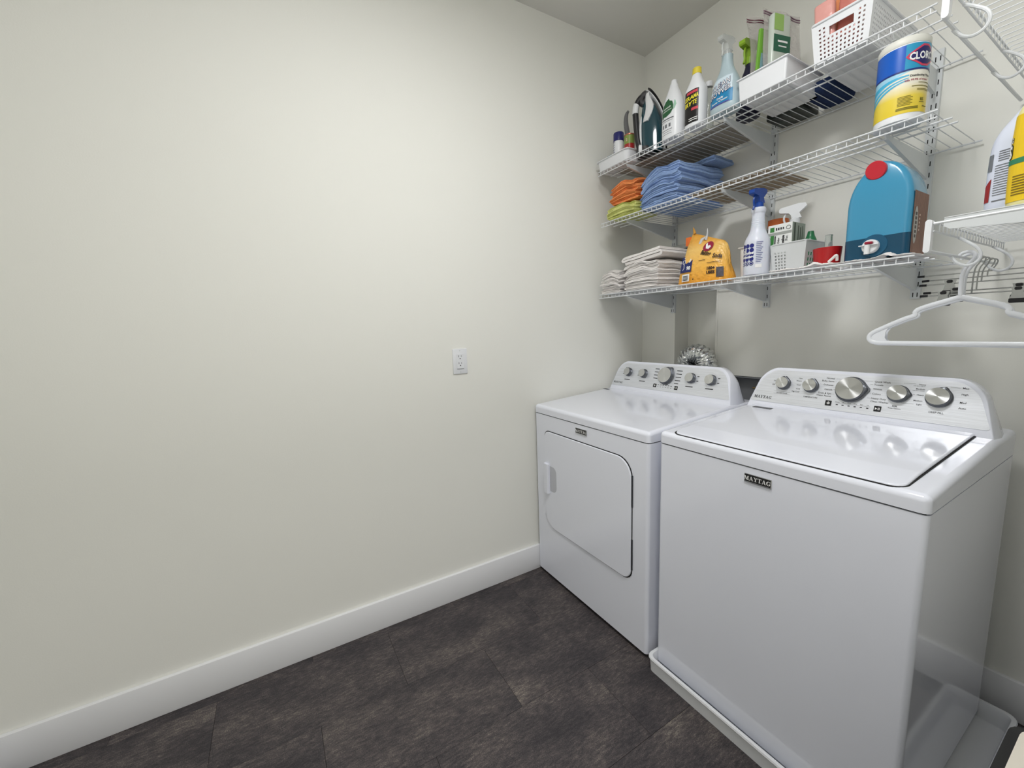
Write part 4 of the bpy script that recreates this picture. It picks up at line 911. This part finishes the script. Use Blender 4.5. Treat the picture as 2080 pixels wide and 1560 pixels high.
# baking soda pouch
t = thing('baking_soda_bag', 'crumpled yellow-orange baking soda pouch with rolled top', 'bag', (.617, -.318, ZT1))
rg = random.Random(8); nu, nv = 28, 22
SODA = blend('soda_film', [(0, (242, 166, 48)), (.35, (244, 184, 78)), (.8, (240, 196, 112)), (1, (226, 166, 70))], 0, .17); SODA.node_tree.nodes['Principled BSDF'].inputs['Roughness'].default_value = .35
_n = SODA.node_tree.nodes.new('ShaderNodeTexNoise'); _n.inputs['Scale'].default_value = 12; _n.inputs['Detail'].default_value = 1; _b = SODA.node_tree.nodes.new('ShaderNodeBump'); _b.inputs['Distance'].default_value = .010; _b.inputs['Strength'].default_value = .6
SODA.node_tree.links.new(_n.outputs[0], _b.inputs['Height']); SODA.node_tree.links.new(_b.outputs[0], SODA.node_tree.nodes['Principled BSDF'].inputs['Normal'])
def bagP(i, j, off=0):
    a = 2*pi*i/nu; v = j/nv
    hx = .118*(1-.10*v); hy = .050*(1-v**2.4)+.004
    c, s_ = cos(a), sin(a)
    x = hx*math.copysign(abs(c)**.75, c); y = hy*math.copysign(abs(s_)**.85, s_)
    u = x/hx
    TP_ = [(-1.01, .03), (-.92, .118), (-.80, .145), (-.68, .190), (-.50, .214), (-.28, .184), (0, .174), (.25, .170), (.66, .160), (.82, .142), (.93, .115), (1.01, .05)]
    for (ua, za), (ub, zb_) in zip(TP_[:-1], TP_[1:]):
        if ua <= u <= ub: top = za+(zb_-za)*(u-ua)/(ub-ua); break
    z = v*top
    w_ = .004*sin(3*a+5*v)+.003*sin(7*v+2*a)
    return (x+w_*.6, y*(1+off*20)+w_*(1-v)*.6-(off if s_ < 0 else -off), z)
V = [bagP(i, j) for j in range(nv+1) for i in range(nu)]
mb = MB(); mb.add(V, [(j*nu+i, j*nu+(i+1)%nu, (j+1)*nu+(i+1)%nu, (j+1)*nu+i) for j in range(nv) for i in range(nu)]+[tuple(range(nu))[::-1], tuple(range(nv*nu, (nv+1)*nu))]); mb.obj('pouch', SODA, t, smooth=60)
def bag_front(off):
    def f(u, v):
        # u in -1..1 across the front, v height in metres
        hx = .118*(1-.10*v/.165); x = u*hx; q = min(1, abs(u)); vv = v/.165
        s_ = (max(0.0, 1-q**(2/.75)))**.5; hy = .050*(1-vv**2.4)+.004
        y = -hy*(s_**.85)-off-.0015
        return (x, y, v)
    return f
bf = bag_front(.0022); bf2 = bag_front(.0032)
MB().patch(lambda u, v: bf(u, v), -.80, .046, -.26, .112, 10, 6).obj('blue_panel', mat('soda_navy', (28, 40, 104), .4), t, smooth=40)
mb = MB(); fs = lambda u, v: bf2(u/.118, v)
mb.text(fs, '3', -.044, .086, .022, .05); mb.text(fs, '90', -.046, .056, .020, .05); mb.bars(fs, [(-.080, -.046, .106, .003)])
mb.obj('panel_lettering', WHITEINK, t, smooth=0)
mb = MB(); mb.tube([fs(-.076+.008*cos(a), .090+.008*sin(a)) for a in [k*pi/5 for k in range(10)]], .0012, 5, closed=True); mb.tube([fs(-.074, .080), fs(-.070, .064), fs(-.078, .056)], .0012, 5); mb.obj('panel_drawing', WHITEINK, t, smooth=0)
mb = MB(); mb.patch(fs, -.076, .008, -.036, .038, 4, 2); mb.obj('barcode_field', WHITEINK, t, smooth=0)
mb = MB(); f4 = lambda u, v: bag_front(.0040)(u/.118, v); mb.bars(f4, [(-.070, -.042, .014+k*.0052, .0028) for k in range(4)], 4); mb.obj('barcode', INK, t, smooth=0)
mb = MB(); mb.text(fs, 'Baking', .024, .106, .0230, .03, rot=-.26, xs=.82); mb.text(fs, 'Soda', .078, .088, .0240, .03, rot=-.16, xs=.82); mb.text(fs, '100+', .058, .044, .0165, .05); mb.text(fs, 'USES', .058, .028, .0155, .05)
mb.bars(fs, [(.000, .030, .086, .002), (.040, .094, .072, .002), (-.020, -.014, .014, .005)]); mb.obj('lettering', mat('soda_ink', (46, 30, 24), .5), t, smooth=0)
MB().patch(fs, .080, .012, .104, .050, 4, 4).obj('picture', mat('soda_picture', (84, 80, 88), .4, noise=(80, .5, (1, 1, 1))), t, smooth=0)
mb = MB(); mb.poly(fs, [(.028+.024*cos(a*pi/10), .140+.020*sin(a*pi/10)) for a in range(20)], 6); mb.obj('logo_disc', mat('soda_red', (150, 34, 64), .4), t, smooth=0)
mb = MB(); mb.poly(f4, [(.014, .150), (.020, .132), (.034, .128), (.042, .136), (.036, .144), (.026, .142), (.020, .156)], 4); mb.obj('logo_arm', WHITEINK, t, smooth=0)
MB().patch(fs, -.074, .118, -.040, .134, 4, 2).obj('logo_corner', mat('soda_red', (150, 34, 64), .4), t, smooth=0)
mb = MB(); mb.rbox(-.090, -.066, -.012, .004, .160, .196, .003, 2); mb.obj('rolled_flap', mat('soda_orange', (226, 112, 46), .4), t)
FO = mat('foil_white', (220, 222, 226), .3, .5)
mb = MB(); mb.tube([(-.050, -.006, .205), (-.054, -.006, .220), (-.058, -.006, .232)], [.006, .004, .0012], 8); mb.obj('torn_corner', SODA, t)
mb = MB(); mb.tube([(-.022, -.012, .150), (-.010, -.012, .175), (.004, -.010, .182)], [.008, .007, .003], 8); mb.tube([(.002, -.006, .170), (.008, -.006, .195), (.007, -.006, .215)], [.006, .003, .001], 8); mb.obj('crumpled_seal', FO, t)

# white box behind
t = thing('white_caddy', 'plain white plastic caddy between the orange pouch and blue spray bottle', 'bin', (.782, -.237, ZT1))
open_tray(MB(), .044, .058, .118, .012, .006).obj('caddy_body', mat('milky_plastic', (232, 230, 228), .4), t)
# tall white spray bottle with blue trigger
PB = [(0, .040), (.003, .0425), (.105, .0425), (.125, .040), (.150, .027), (.165, .0225), (.215, .0195), (.219, .0225), (.232, .0235), (.236, .020)]
MILK = mat('milky_bottle', (216, 220, 232), .35, sss=.1)
t, P = simple_bottle('blue_trigger_bottle', 'tall white spray bottle with blue trigger and blue dots', 'bottle', .838, -.345, PB, MILK, z=ZT1)
trigger_head(t, 0, 0, .232, mat('blue_trigger', (20, 66, 150), .3), s=.98)
f = cyl_map(0, 0, .0425, FR, .0006); f2 = cyl_map(0, 0, .0425, FR, .0011)
dm = MB()
for r in range(5):
    for c in range(3):
        if r in (1, 2) and c < 2: pass
        dm.poly(f, [(-.026+c*.0155+.0073*cos(a*pi/8), .040+r*.0155+.0073*sin(a*pi/8)) for a in range(16)])
dm.obj('blue_dots', INKB, t, smooth=0)
mb = MB(); mb.text(f2, 'all', -.020, .082, .014, .04); mb.text(f2, 'purpose', -.010, .073, .0125, .04); mb.text(f2, 'cleaner', -.010, .060, .0125, .04)
for c in range(3): mb.tube([f2(-.026+c*.0155+.0045*cos(k*pi/4), .040+.0045*sin(k*pi/4)) for k in range(8)], .0007, 4, closed=True)
mb.obj('lettering', WHITEINK, t, smooth=0)
mb = MB(); mb.bars(f, [(.019, .040-(k % 3)*.003, .112-k*.0062, .0024) for k in range(12)]); mb.obj('printing', mat('grey_blue_ink', (112, 118, 160), .6), t, smooth=0)
MB().patch(f, .018, .024, .038, .036, 4, 1).obj('white_sticker', WHITEINK, t, smooth=0)
mb = MB()
for k in range(6): mb.lathe([(.168+k*.007, .0222-.0005*k), (.170+k*.007, .0229-.0005*k), (.172+k*.007, .0222-.0005*k)], 32, cap=False)
mb.closed = True; mb.obj('neck_rings', MILK, t)
# grey coil thing behind
t = thing('grey_hook', 'grey curled plastic piece showing behind the blue trigger bottle', 'hook', (.715, -.150, ZT1))
mb = MB(); mb.tube(smooth_path([(0, 0, .0), (0, 0, .14), (-.006, 0, .18), (.012, 0, .19), (.020, 0, .205), (.006, 0, .222), (-.006, 0, .212)], 2), .0055, 10); mb.obj('hook_body', mat('hook_grey', (92, 92, 92), .4), t)
# white slotted basket
FR2 = mat('frosted_plastic', (228, 231, 233), .3, alpha=.72)
t = thing('slotted_basket', 'translucent white slotted basket holding a cleaner box on lowest shelf', 'basket', (0, 0, ZT1))
X0, X1, Y0, Y1, HH = .888, 1.000, -.350, -.190, .095; TP = .008
mb = MB(); mb.closed = False
gx = lambda s: (lambda u, v: (X0+TP*(1-v/HH)+(u/(X1-X0))*((X1-X0)-2*TP*(1-v/HH)), (Y0+TP*(1-v/HH)) if s else (Y1-TP*(1-v/HH)), v))
gy = lambda s: (lambda u, v: ((X0+TP*(1-v/HH)) if s else (X1-TP*(1-v/HH)), Y0+TP*(1-v/HH)+(u/(Y1-Y0))*((Y1-Y0)-2*TP*(1-v/HH)), v))
solid = lambda u, v: 2 if u > .052 else 0
perf_wall(mb, gx(1), X1-X0, HH, .0105, .0058, solid, topm=.022); perf_wall(mb, gx(0), X1-X0, HH, .0125, .0070, topm=.02); perf_wall(mb, gy(1), Y1-Y0, HH, .0125, .0070, topm=.02); perf_wall(mb, gy(0), Y1-Y0, HH, .0180, .0110, topm=.022)
o = mb.obj('slotted_wall', FR2, t, smooth=0); so = o.modifiers.new('s', 'SOLIDIFY'); so.thickness = .0016
MB().box(X0+TP, X1-TP, Y0+TP, Y1-TP, 0, .002).obj('basket_floor', FR2, t)
MB().tube([(x, y, HH) for x, y in rrect(X0, Y0, X1, Y1, .010, 4)], .0024, 8, closed=True).obj('rim', FR2, t)
# cleaner carton
t = thing('cleaner_carton', 'white and green carton standing in the slotted basket', 'box', (.905, -.285, ZT1+.003))
GB = mat('carton_white', (232, 234, 232), .5); MB().rbox(-.044, .036, -.036, .050, 0, .166, .001, 1).obj('carton_body', GB, t)
GS = mat('carton_sage', (150, 160, 148), .5)
MB().rbox(.0358, .0368, -.036, .050, .001, .165, .0002, 1).obj('side_panel', GS, t)
f = lambda u, v: (u, -.0368, v)
mb = MB(); mb.patch(f, -.044, .130, .035, .139, 1, 1); mb.obj('grey_band', mat('carton_grey', (160, 164, 160), .5), t, smooth=0)
mb = MB(); mb.patch(lambda u, v: (u, -.0371, v), -.034, .088, -.022, .130, 1, 1); mb.patch(f, -.036, .142, -.022, .158, 1, 1); mb.obj('green_block', mat('carton_green', (62, 130, 64), .5), t, smooth=0)
mb = MB(); fr = lambda u, v: (u, -.0372, v)
mb.bars(fr, [(-.017+k*.0075, -.0125+k*.0075, .150, .009-.001*k) for k in range(4)])
mb.tube([fr(.024+.007*cos(k*pi/6), .150+.006*sin(k*pi/6)) for k in range(12)], .0006, 4, closed=True)
mb.text(fr, 'value', .012, .112, .013, .04, rot=pi/2); mb.text(fr, '& Odor', -.004, .106, .009, .02, rot=pi/2)
mb.text(fr, 'Pet', .024, .114, .013, .0, rot=pi/2); mb.bars(fr, [(-.020, -.016, .110, .034)])
mb.obj('lettering', INK, t, smooth=0)
mb = MB(); fs_ = lambda u, v: (.0372, u, v); mb.patch(fs_, -.026, .09, -.016, .163, 1, 1); mb.bars(fs_, [(.000, .006, .125, .06), (.014, .020, .128, .045), (.028, .032, .130, .05)]); mb.obj('side_printing', mat('carton_dark', (66, 78, 66), .5), t, smooth=0)
# white trigger bottle in basket, orange jar, green bottle
t = thing('white_trigger_bottle', 'white trigger sprayer rising behind the cleaner carton', 'bottle', (.893, -.205, ZT1+.003))
MB().lathe(dens([(0, .026), (.003, .029), (.13, .029), (.165, .015), (.185, .015)]), 28).obj('bottle_body', PLASTW, t)
trigger_head(t, 0, 0, .176, PLASTW, s=1.0, dir=radians(200))
t = thing('orange_jar', 'orange-lidded jar behind the blue trigger bottle', 'jar', (.800, -.135, ZT1))
MB().lathe([(0, .030), (.003, .033), (.195, .033)], 28).obj('jar_body', mat('jar_amber', (150, 120, 92), .3), t)
MB().lathe([(.195, .034), (.197, .036), (.222, .035), (.224, .033)], 28).obj('lid', mat('orange_lid', (206, 104, 42), .4), t)
t = thing('green_bottle', 'small dark green bottle at the back of the slotted basket', 'bottle', (.950, -.212, ZT1+.003))
MB().lathe(dens([(0, .018), (.003, .0215), (.085, .0215), (.110, .019), (.124, .012), (.140, .009)]), 24).obj('bottle_body', mat('bottle_green', (40, 112, 72), .3), t)
# red measuring cup
t = thing('measuring_cup', 'red plastic cup lying beside the large blue jug', 'cup', (1.048, -.318, ZT1+.008))
mb = MB(); mb.lathe([(0, .0335), (.002, .0350), (.052, .0385), (.0525, .037), (.004, .0335)], 40); mb.obj('cup_body', mat('cup_red', (176, 26, 30), .3), t)
mb = MB(); mb.lathe([(.020, .0130), (.088, .0095), (.092, .0105), (.094, .0100)], 24, .0, .004); mb.obj('clear_tube', CLEAR, t)
# white cloth lying along the front
def lying_cloth(label, x0, x1, y0, y1, z, seed, bumpx):
    rg = random.Random(seed); t = thing('dish_cloth', label, 'cloth', ((x0+x1)/2, (y0+y1)/2, z), 0, 'flat white cloths along the lowest shelf'); nx, ny = 44, 12; V = []
    ph = [rg.uniform(0, 6) for _ in range(6)]
    for s in (0, 1):
        for j in range(ny+1):
            for i in range(nx+1):
                u = i/nx; v = j/ny; x = (u-.5)*(x1-x0)+.003*sin(17*v+ph[0]); y = (v-.5)*(y1-y0)+.004*sin(9*u+ph[1])+.0015*sin(70*u)
                h = .005+.0015*sin(20*u+ph[2])+.012*math.exp(-((u-bumpx)/.07)**2)*(1-.5*v)+.001*sin(90*u)
                e = min(1, min(u, 1-u)*18, min(v, 1-v)*9)
                V.append((x, y, (h*(.55+.45*e)) if s else max(0, h*(.55+.45*e)-.0048*e-.0012)))
    o = (nx+1)*(ny+1); F = [(q+j*(nx+1)+i, q+j*(nx+1)+i+1, q+(j+1)*(nx+1)+i+1, q+(j+1)*(nx+1)+i) for q in (0, o) for j in range(ny) for i in range(nx)]
    per = [i for i in range(nx+1)]+[j*(nx+1)+nx for j in range(1, ny+1)]+[ny*(nx+1)+i for i in range(nx-1, -1, -1)]+[j*(nx+1) for j in range(ny-1, 0, -1)]
    F += [(per[k], per[(k+1) % len(per)], per[(k+1) % len(per)]+o, per[k]+o) for k in range(len(per))]
    MB().add(V, F).obj('fabric', WHTC, t, smooth=60)
    return t
t = lying_cloth('thin white cloth lying in front of the red cup', .905, 1.098, -.391, -.352, ZT1, 3, .72)
MB().tube(smooth_path([(.075, -.004, .010), (.086, -.004, .020), (.096, -.004, .030), (.094, .004, .012)], 2), .0042, 8).obj('hanging_loop', WHTC, t)
lying_cloth('white cloth lying under the large blue jug', 1.102, 1.279, -.391, -.212, ZT1, 6, .66)
# large blue jug
JB = mat('jug_blue', (64, 148, 186), .22, coat=.3, sss=.0); JD = mat('jug_liquid', (16, 70, 98), .25)
t = thing('detergent_jug', 'large blue detergent jug with red cap and white tap', 'jug', (1.1825, -.285, ZT1+.0045))
hw, yd0, yd1 = .0745, -.078, .052
def jug_section(z, Ht=.268):
    # half width at height z : straight then round shoulders to the top
    if z < .145: a = hw
    else: k = (z-.145)/(Ht-.145); a = hw*sqrt(max(0, 1-k**2.1))
    return max(a, .004)
sec = []; NZ = 44
for i in range(NZ+1):
    z = .268*(1-(1-i/NZ)**1.15) if i < NZ else .268
    a = jug_section(z)
    fro = yd0+ (.0 if z < .15 else .010*((z-.15)/.118)**2); bk = yd1-(0 if z < .17 else .030*((z-.17)/.098)**2)
    sec.append((z, a, fro, bk))
def loft_rr(sec, r=.016):
    V = []; m = 0
    for z, a, y0_, y1_ in sec:
        rr = min(r, a*.95); P = rrect(-a, y0_, a, y1_, rr, 4); m = len(P); V += [(x, y, z) for x, y in P]
    n = len(sec); return MB().add(V, [(i*m+k, i*m+(k+1)%m, (i+1)*m+(k+1)%m, (i+1)*m+k) for i in range(n-1) for k in range(m)]+[tuple(range(m))[::-1], tuple(range((n-1)*m, n*m))])
loft_rr(sec).obj('jug_body', JB, t, smooth=50)
low = [(z, a+.0006, y0_-.0006, y1_+.0006) for z, a, y0_, y1_ in sec if z < .060]+[(.0602, hw+.0006, yd0-.0006, yd1+.0006)]
loft_rr(low).obj('liquid_level', JD, t, smooth=50)
mb = MB(); mb.lathe([(0, .0225), (.002, .0240), (.014, .0240), (.016, .0225)], 36); mb.v = [(a[0]-.010, yd0+.014-a[2]-.002, a[1]+.245) for a in mb.v]
for i, a in enumerate(mb.v): mb.v[i] = (a[0], a[1]-(a[2]-.245)*.25, a[2]*1.0)
mb.obj('red_cap', mat('cap_red', (206, 46, 60), .35), t)
mb = MB(); mb.lathe([(0, .030), (.0015, .031), (.003, .030)], 36); mb.v = [(a[0]+.0, yd0-.0006-a[2]*.6, a[1]+.036) for a in mb.v]; mb.obj('tap_recess', mat('jug_recess', (24, 84, 116), .3), t)
tap = MB(); tap.lathe([(0, .0200), (.010, .0195), (.013, .0170)], 32); tap.v = [(a[0]-.006, yd0-.002-a[2], a[1]+.034) for a in tap.v]
tap.lathe([(0, .0065), (.026, .0065)], 16); k = len(tap.v)-32; tap.v[k:] = [(a[0]-.009, yd0-.016+a[1]-.006, .012+a[2]) for a in tap.v[k:]]
tap.rbox(-.030, .016, yd0-.022, yd0-.014, .036, .039, .001, 1); tp_ = tap.obj('tap', mat('tap_white', (234, 236, 238), .3), t)
MB().rbox(-.015, .003, yd0-.026, yd0-.014, .0395, .0465, .002, 2).obj('tap_button', mat('tap_red', (150, 20, 50), .35), tp_)
WOOD = mat('label_wood', (140, 100, 82), .55, noise=(20, .35, (1, 18, 2)))
fj = lambda off: (lambda u, v: (hw+.0008+off, u, v))
MB().patch(fj(.0004), yd0+.012, .006, yd1-.010, .170, 3, 3).obj('wood_label', WOOD, t, smooth=0)
MB().poly(fj(.0010), [(-.045+.0155*cos(a*pi/12), .080+.050*sin(a*pi/12)) for a in range(24)]).obj('oval_logo', mat('oval_grey', (186, 184, 178), .5), t, smooth=0)
mb = MB(); mb.text(fj(.0015), 'DOWNY', -.045, .080, .018, .03, rot=pi/2) if False else mb.bars(lambda u, v: fj(.0015)(v, u), [(.046+k*.012, .054+k*.012, -.045, .012) for k in range(6)]); mb.obj('oval_lettering', mat('oval_ink', (74, 66, 62), .5), t, smooth=0)
mb = MB(); mb.bars(lambda u, v: fj(.0012)(v, u), [(.066+k*.010, .071+k*.010, -.018, .007) for k in range(5)]); mb.obj('side_lettering', mat('side_ink', (222, 196, 178), .5), t, smooth=0)

# ------------------------------------------------------------ right shelf items
ZR = 1.470+.0035
t = thing('shelf_bracket', 'solid white end bracket plate under the lower right wall shelf', 'bracket', (0, 0, 0))
mb = MB(); mb.prism([(1.386, 1.4745), (XR-.002, 1.4745), (XR-.002, 1.400), (1.60, 1.432), (1.396, 1.4510), (1.386, 1.458)], -.6215, -.6185, XZ); mb.obj('plate', STEELW, t)
MB().rbox(1.386, XR-.002, -.6225, -.606, 1.4745, 1.4765, .0006, 1).obj('top_flange', STEELW, t)
t = thing('bleach_jug', 'white jug with small red label on right wall shelf', 'jug', (1.492, -.492, ZR))
PJ = [(0, .068, .036), (.004, .075, .041), (.140, .075, .041), (.172, .068, .039), (.205, .045, .032), (.235, .024, .022), (.246, .022, .020)]
PJd = dens(PJ); MB().lathe(PJd, 40, ex=3.0).obj('jug_body', mat('jug_white', (216, 222, 238), .35), t)
MB().lathe([(.242, .023), (.244, .026), (.266, .025), (.268, .022)], 28).obj('cap', mat('cap_white', (228, 230, 236), .35), t)
fb = lambda off: prof_map(PJd, 0, 0, FR, off, 3.0)
MB().poly(fb(.0008), [(-.092, .034), (-.068, .034), (-.066, .082), (-.092, .068)], 4).obj('red_label', mat('label_brick', (152, 34, 34), .4), t, smooth=0)
mb = MB(); mb.bars(fb(.0008), [(-.052, .02, .134-k*.0046, .0018) for k in range(5)]+[(-.058, .02, .106-k*.0050, .0014) for k in range(13)]+[(-.058, .02, .034, .0022)]); mb.obj('printing', GREYINK, t, smooth=0)
MB().patch(fb(.0008), -.090, .098, -.068, .132, 3, 2).obj('grey_block', mat('jug_greyblock', (116, 120, 126), .5), t, smooth=0)
t = thing('yellow_cleaner_bottle', 'yellow labelled bottle in front of the white jug, cut by photo edge', 'bottle', (1.518, -.570, ZR))
PY_ = [(0, .052, .029), (.004, .057, .033), (.170, .057, .033), (.195, .050, .031), (.225, .030, .028), (.250, .020, .020)]
PYd = dens(PY_); MB().lathe(PYd, 40, ex=2.6).obj('bottle_body', mat('pale_yellow_bottle', (228, 222, 160), .35), t)
MB().lathe([(.246, .021), (.248, .024), (.270, .023), (.272, .020)], 28).obj('cap', mat('cap_white', (228, 230, 236), .35), t)
fb = lambda off: prof_map(PYd, 0, 0, FR, off, 2.6)
MB().patch(fb(.0006), -.082, .014, .060, .178, 18, 4).obj('yellow_label', mat('label_lemon', (232, 196, 34), .35), t, smooth=0)
MB().patch(fb(.0011), -.082, .086, .060, .096, 18, 1).obj('green_stripe', mat('stripe_green', (52, 128, 92), .4), t, smooth=0)
mb = MB(); mb.text(fb(.0012), 'S', -.068, .100, .032, .11); mb.text(fb(.0012), 'NG', -.070, .128, .013, .08); mb.obj('lettering_outline', mat('lemon_outline', (60, 62, 40), .5), t, smooth=0)
mb = MB(); mb.text(fb(.0017), 'S', -.068, .100, .032, .04); mb.text(fb(.0017), 'NG', -.070, .128, .013, .02); mb.obj('lettering', WHITEINK, t, smooth=0)
mb = MB(); mb.bars(fb(.0012), [(-.050, .02, .062-k*.005, .0022) for k in range(8)]); mb.obj('printing', mat('lemon_ink', (122, 100, 20), .5), t, smooth=0)

# ------------------------------------------------------------ hangers
HP = mat('hanger_plastic', (230, 233, 238), .28)
def hanger(label, x, y, z, rz, ry=0):
    t = thing('tubular_hanger', label, 'hanger', (x, y, z), rz, 'white plastic hangers under the lower right shelf'); t.rotation_euler = (0, ry, rz)
    half = [(0, -.096), (-.012, -.100), (-.075, -.121), (-.085, -.131), (-.082, -.140), (-.094, -.144), (-.108, -.150), (-.160, -.178), (-.178, -.190), (-.182, -.202), (-.176, -.213), (-.162, -.217)]
    L_ = half; R_ = [(-a, b) for a, b in half[::-1]]
    loop = [Vector((a, 0, b)) for a, b in R_+L_[1:]]
    P = smooth_path(loop+[Vector((0, 0, -.218))], 2)[:-1]; P = smooth_path(loop, 2)
    P += [P[-1]+(P[0]-P[-1])*k/8 for k in range(1, 8)]
    mb = MB(); n_ = 10
    mb.tube(P, .0060, n_, closed=True); mb.v = [(a[0], a[1]*.75, a[2]) for a in mb.v]; mb.obj('frame', HP, t)
    for s in (-1, 1):
        w_ = MB(); w_.prism([(s*.180, -.203), (s*.172, -.190), (s*.136, -.168), (s*.1435, -.185), (s*.144, -.203), (s*.134, -.217), (s*.165, -.217)], -.0012, .0012, XZ); w_.obj('corner_web', HP, t)
        MB().tube([(s*.088, 0, -.140), (s*.120, 0, -.158), (s*.128, 0, -.163), (s*.134, 0, -.157)], .0028, 8).obj('strap_notch', HP, t)
    hk = smooth_path([(0, 0, -.098), (-.004, 0, -.085), (-.004, 0, -.040), (-.002, 0, -.020), (.008, 0, -.006), (.022, 0, .006), (.016, 0, .020), (-.002, 0, .019), (-.010, 0, .010)], 3)
    hk = smooth_path([(0, 0, -.096), (-.002, 0, -.080), (-.002, 0, -.035), (.006, 0, -.016), (.016, 0, -.004), (.018, 0, .010), (.006, 0, .017), (-.008, 0, .014), (-.012, 0, .004)], 3)
    MB().tube(hk, [.0048-.0012*i/len(hk) for i in range(len(hk))], 10).obj('hook', HP, t)
    return t
hanger('nearest white tubular plastic hanger on the hang rail', 1.366, -.352, 1.4085, .0)
hanger('second white plastic hanger, just behind the nearest one', 1.366, -.325, 1.4045, .02, .01)
CM = mat('hanger_steel', (168, 170, 170), .25, 1)
def clip_hanger(label, y, drop, rz, clips, hl=.15):
    t = thing('clip_hanger', label, 'hanger', (1.366, y, 1.408), rz, 'metal clip hangers behind the white ones')
    MB().tube(smooth_path([(0, 0, -drop), (0, 0, -.02), (.010, 0, -.004), (.012, 0, .010), (0, 0, .014), (-.009, 0, .004)], 2), .0016, 6).obj('hook', CM, t)
    MB().tube([(-hl, 0, -drop), (hl, 0, -drop)], .0017, 6).obj('bar', CM, t)
    for s in (-1, 1): MB().tube([(s*(hl+.002), 0, -drop), (s*(hl-.014), 0, -drop)], .0034, 8).obj('rubber_tip', BLACK, t)
    for s, dx in clips:
        c = MB(); c.prism([(s*dx-.012, -drop+.010), (s*dx+.012, -drop+.010), (s*dx+.009, -drop-.002), (s*dx+.013, -drop-.024), (s*dx-.013, -drop-.024), (s*dx-.009, -drop-.002)], -.007, .007, XZ); cl = c.obj('clip', CM, t)
        MB().rbox(s*dx-.014, s*dx+.014, -.0085, .0085, -drop-.030, -drop-.018, .002, 1).obj('clip_pad', BLACK, cl)
        MB().rbox(s*dx-.006, s*dx+.006, -.012, .012, -drop+.002, -drop+.010, .002, 1).obj('clip_spring', BLACK, cl)
clip_hanger('clip hanger whose bar hangs lowest, first behind the white hangers', -.262, .086, .05, ((-1, .052), (1, .080)), .098)
clip_hanger('clip hanger with black clips, second behind the white hangers', -.222, .076, -.10, ((-1, .038), (1, .078)), .106)
clip_hanger('clip hanger with black clips, third behind the white hangers', -.182, .052, .08, ((-1, .060), (1, .098)), .122)
clip_hanger('plain bar metal hanger, second closest to the back wall', -.130, .036, -.04, (), .134)
clip_hanger('plain bar metal hanger, closest to back wall with highest bar', -.100, .020, .05, (), .150)

# black-rimmed cream bin beside the doorway
t = thing('cream_hamper', 'cream topped bin with black rim at the lower right corner', 'bin', (1.692, -1.12, 0))
CR = mat('cream_lid_plastic', (222, 216, 204), .45)
P = rrect(-.0905, -.200, .0905, .190, .030, 6)
MB().prism([(a*.93, b*.97) for a, b in P], .0005, .598, XY).obj('bin_body', BLACK, t)
MB().prism(P, .596, .620, XY).obj('rim', BLACK, t)
MB().prism([(a*.865, b*.945) for a, b in P], .6195, .628, XY).obj('lid', CR, t)
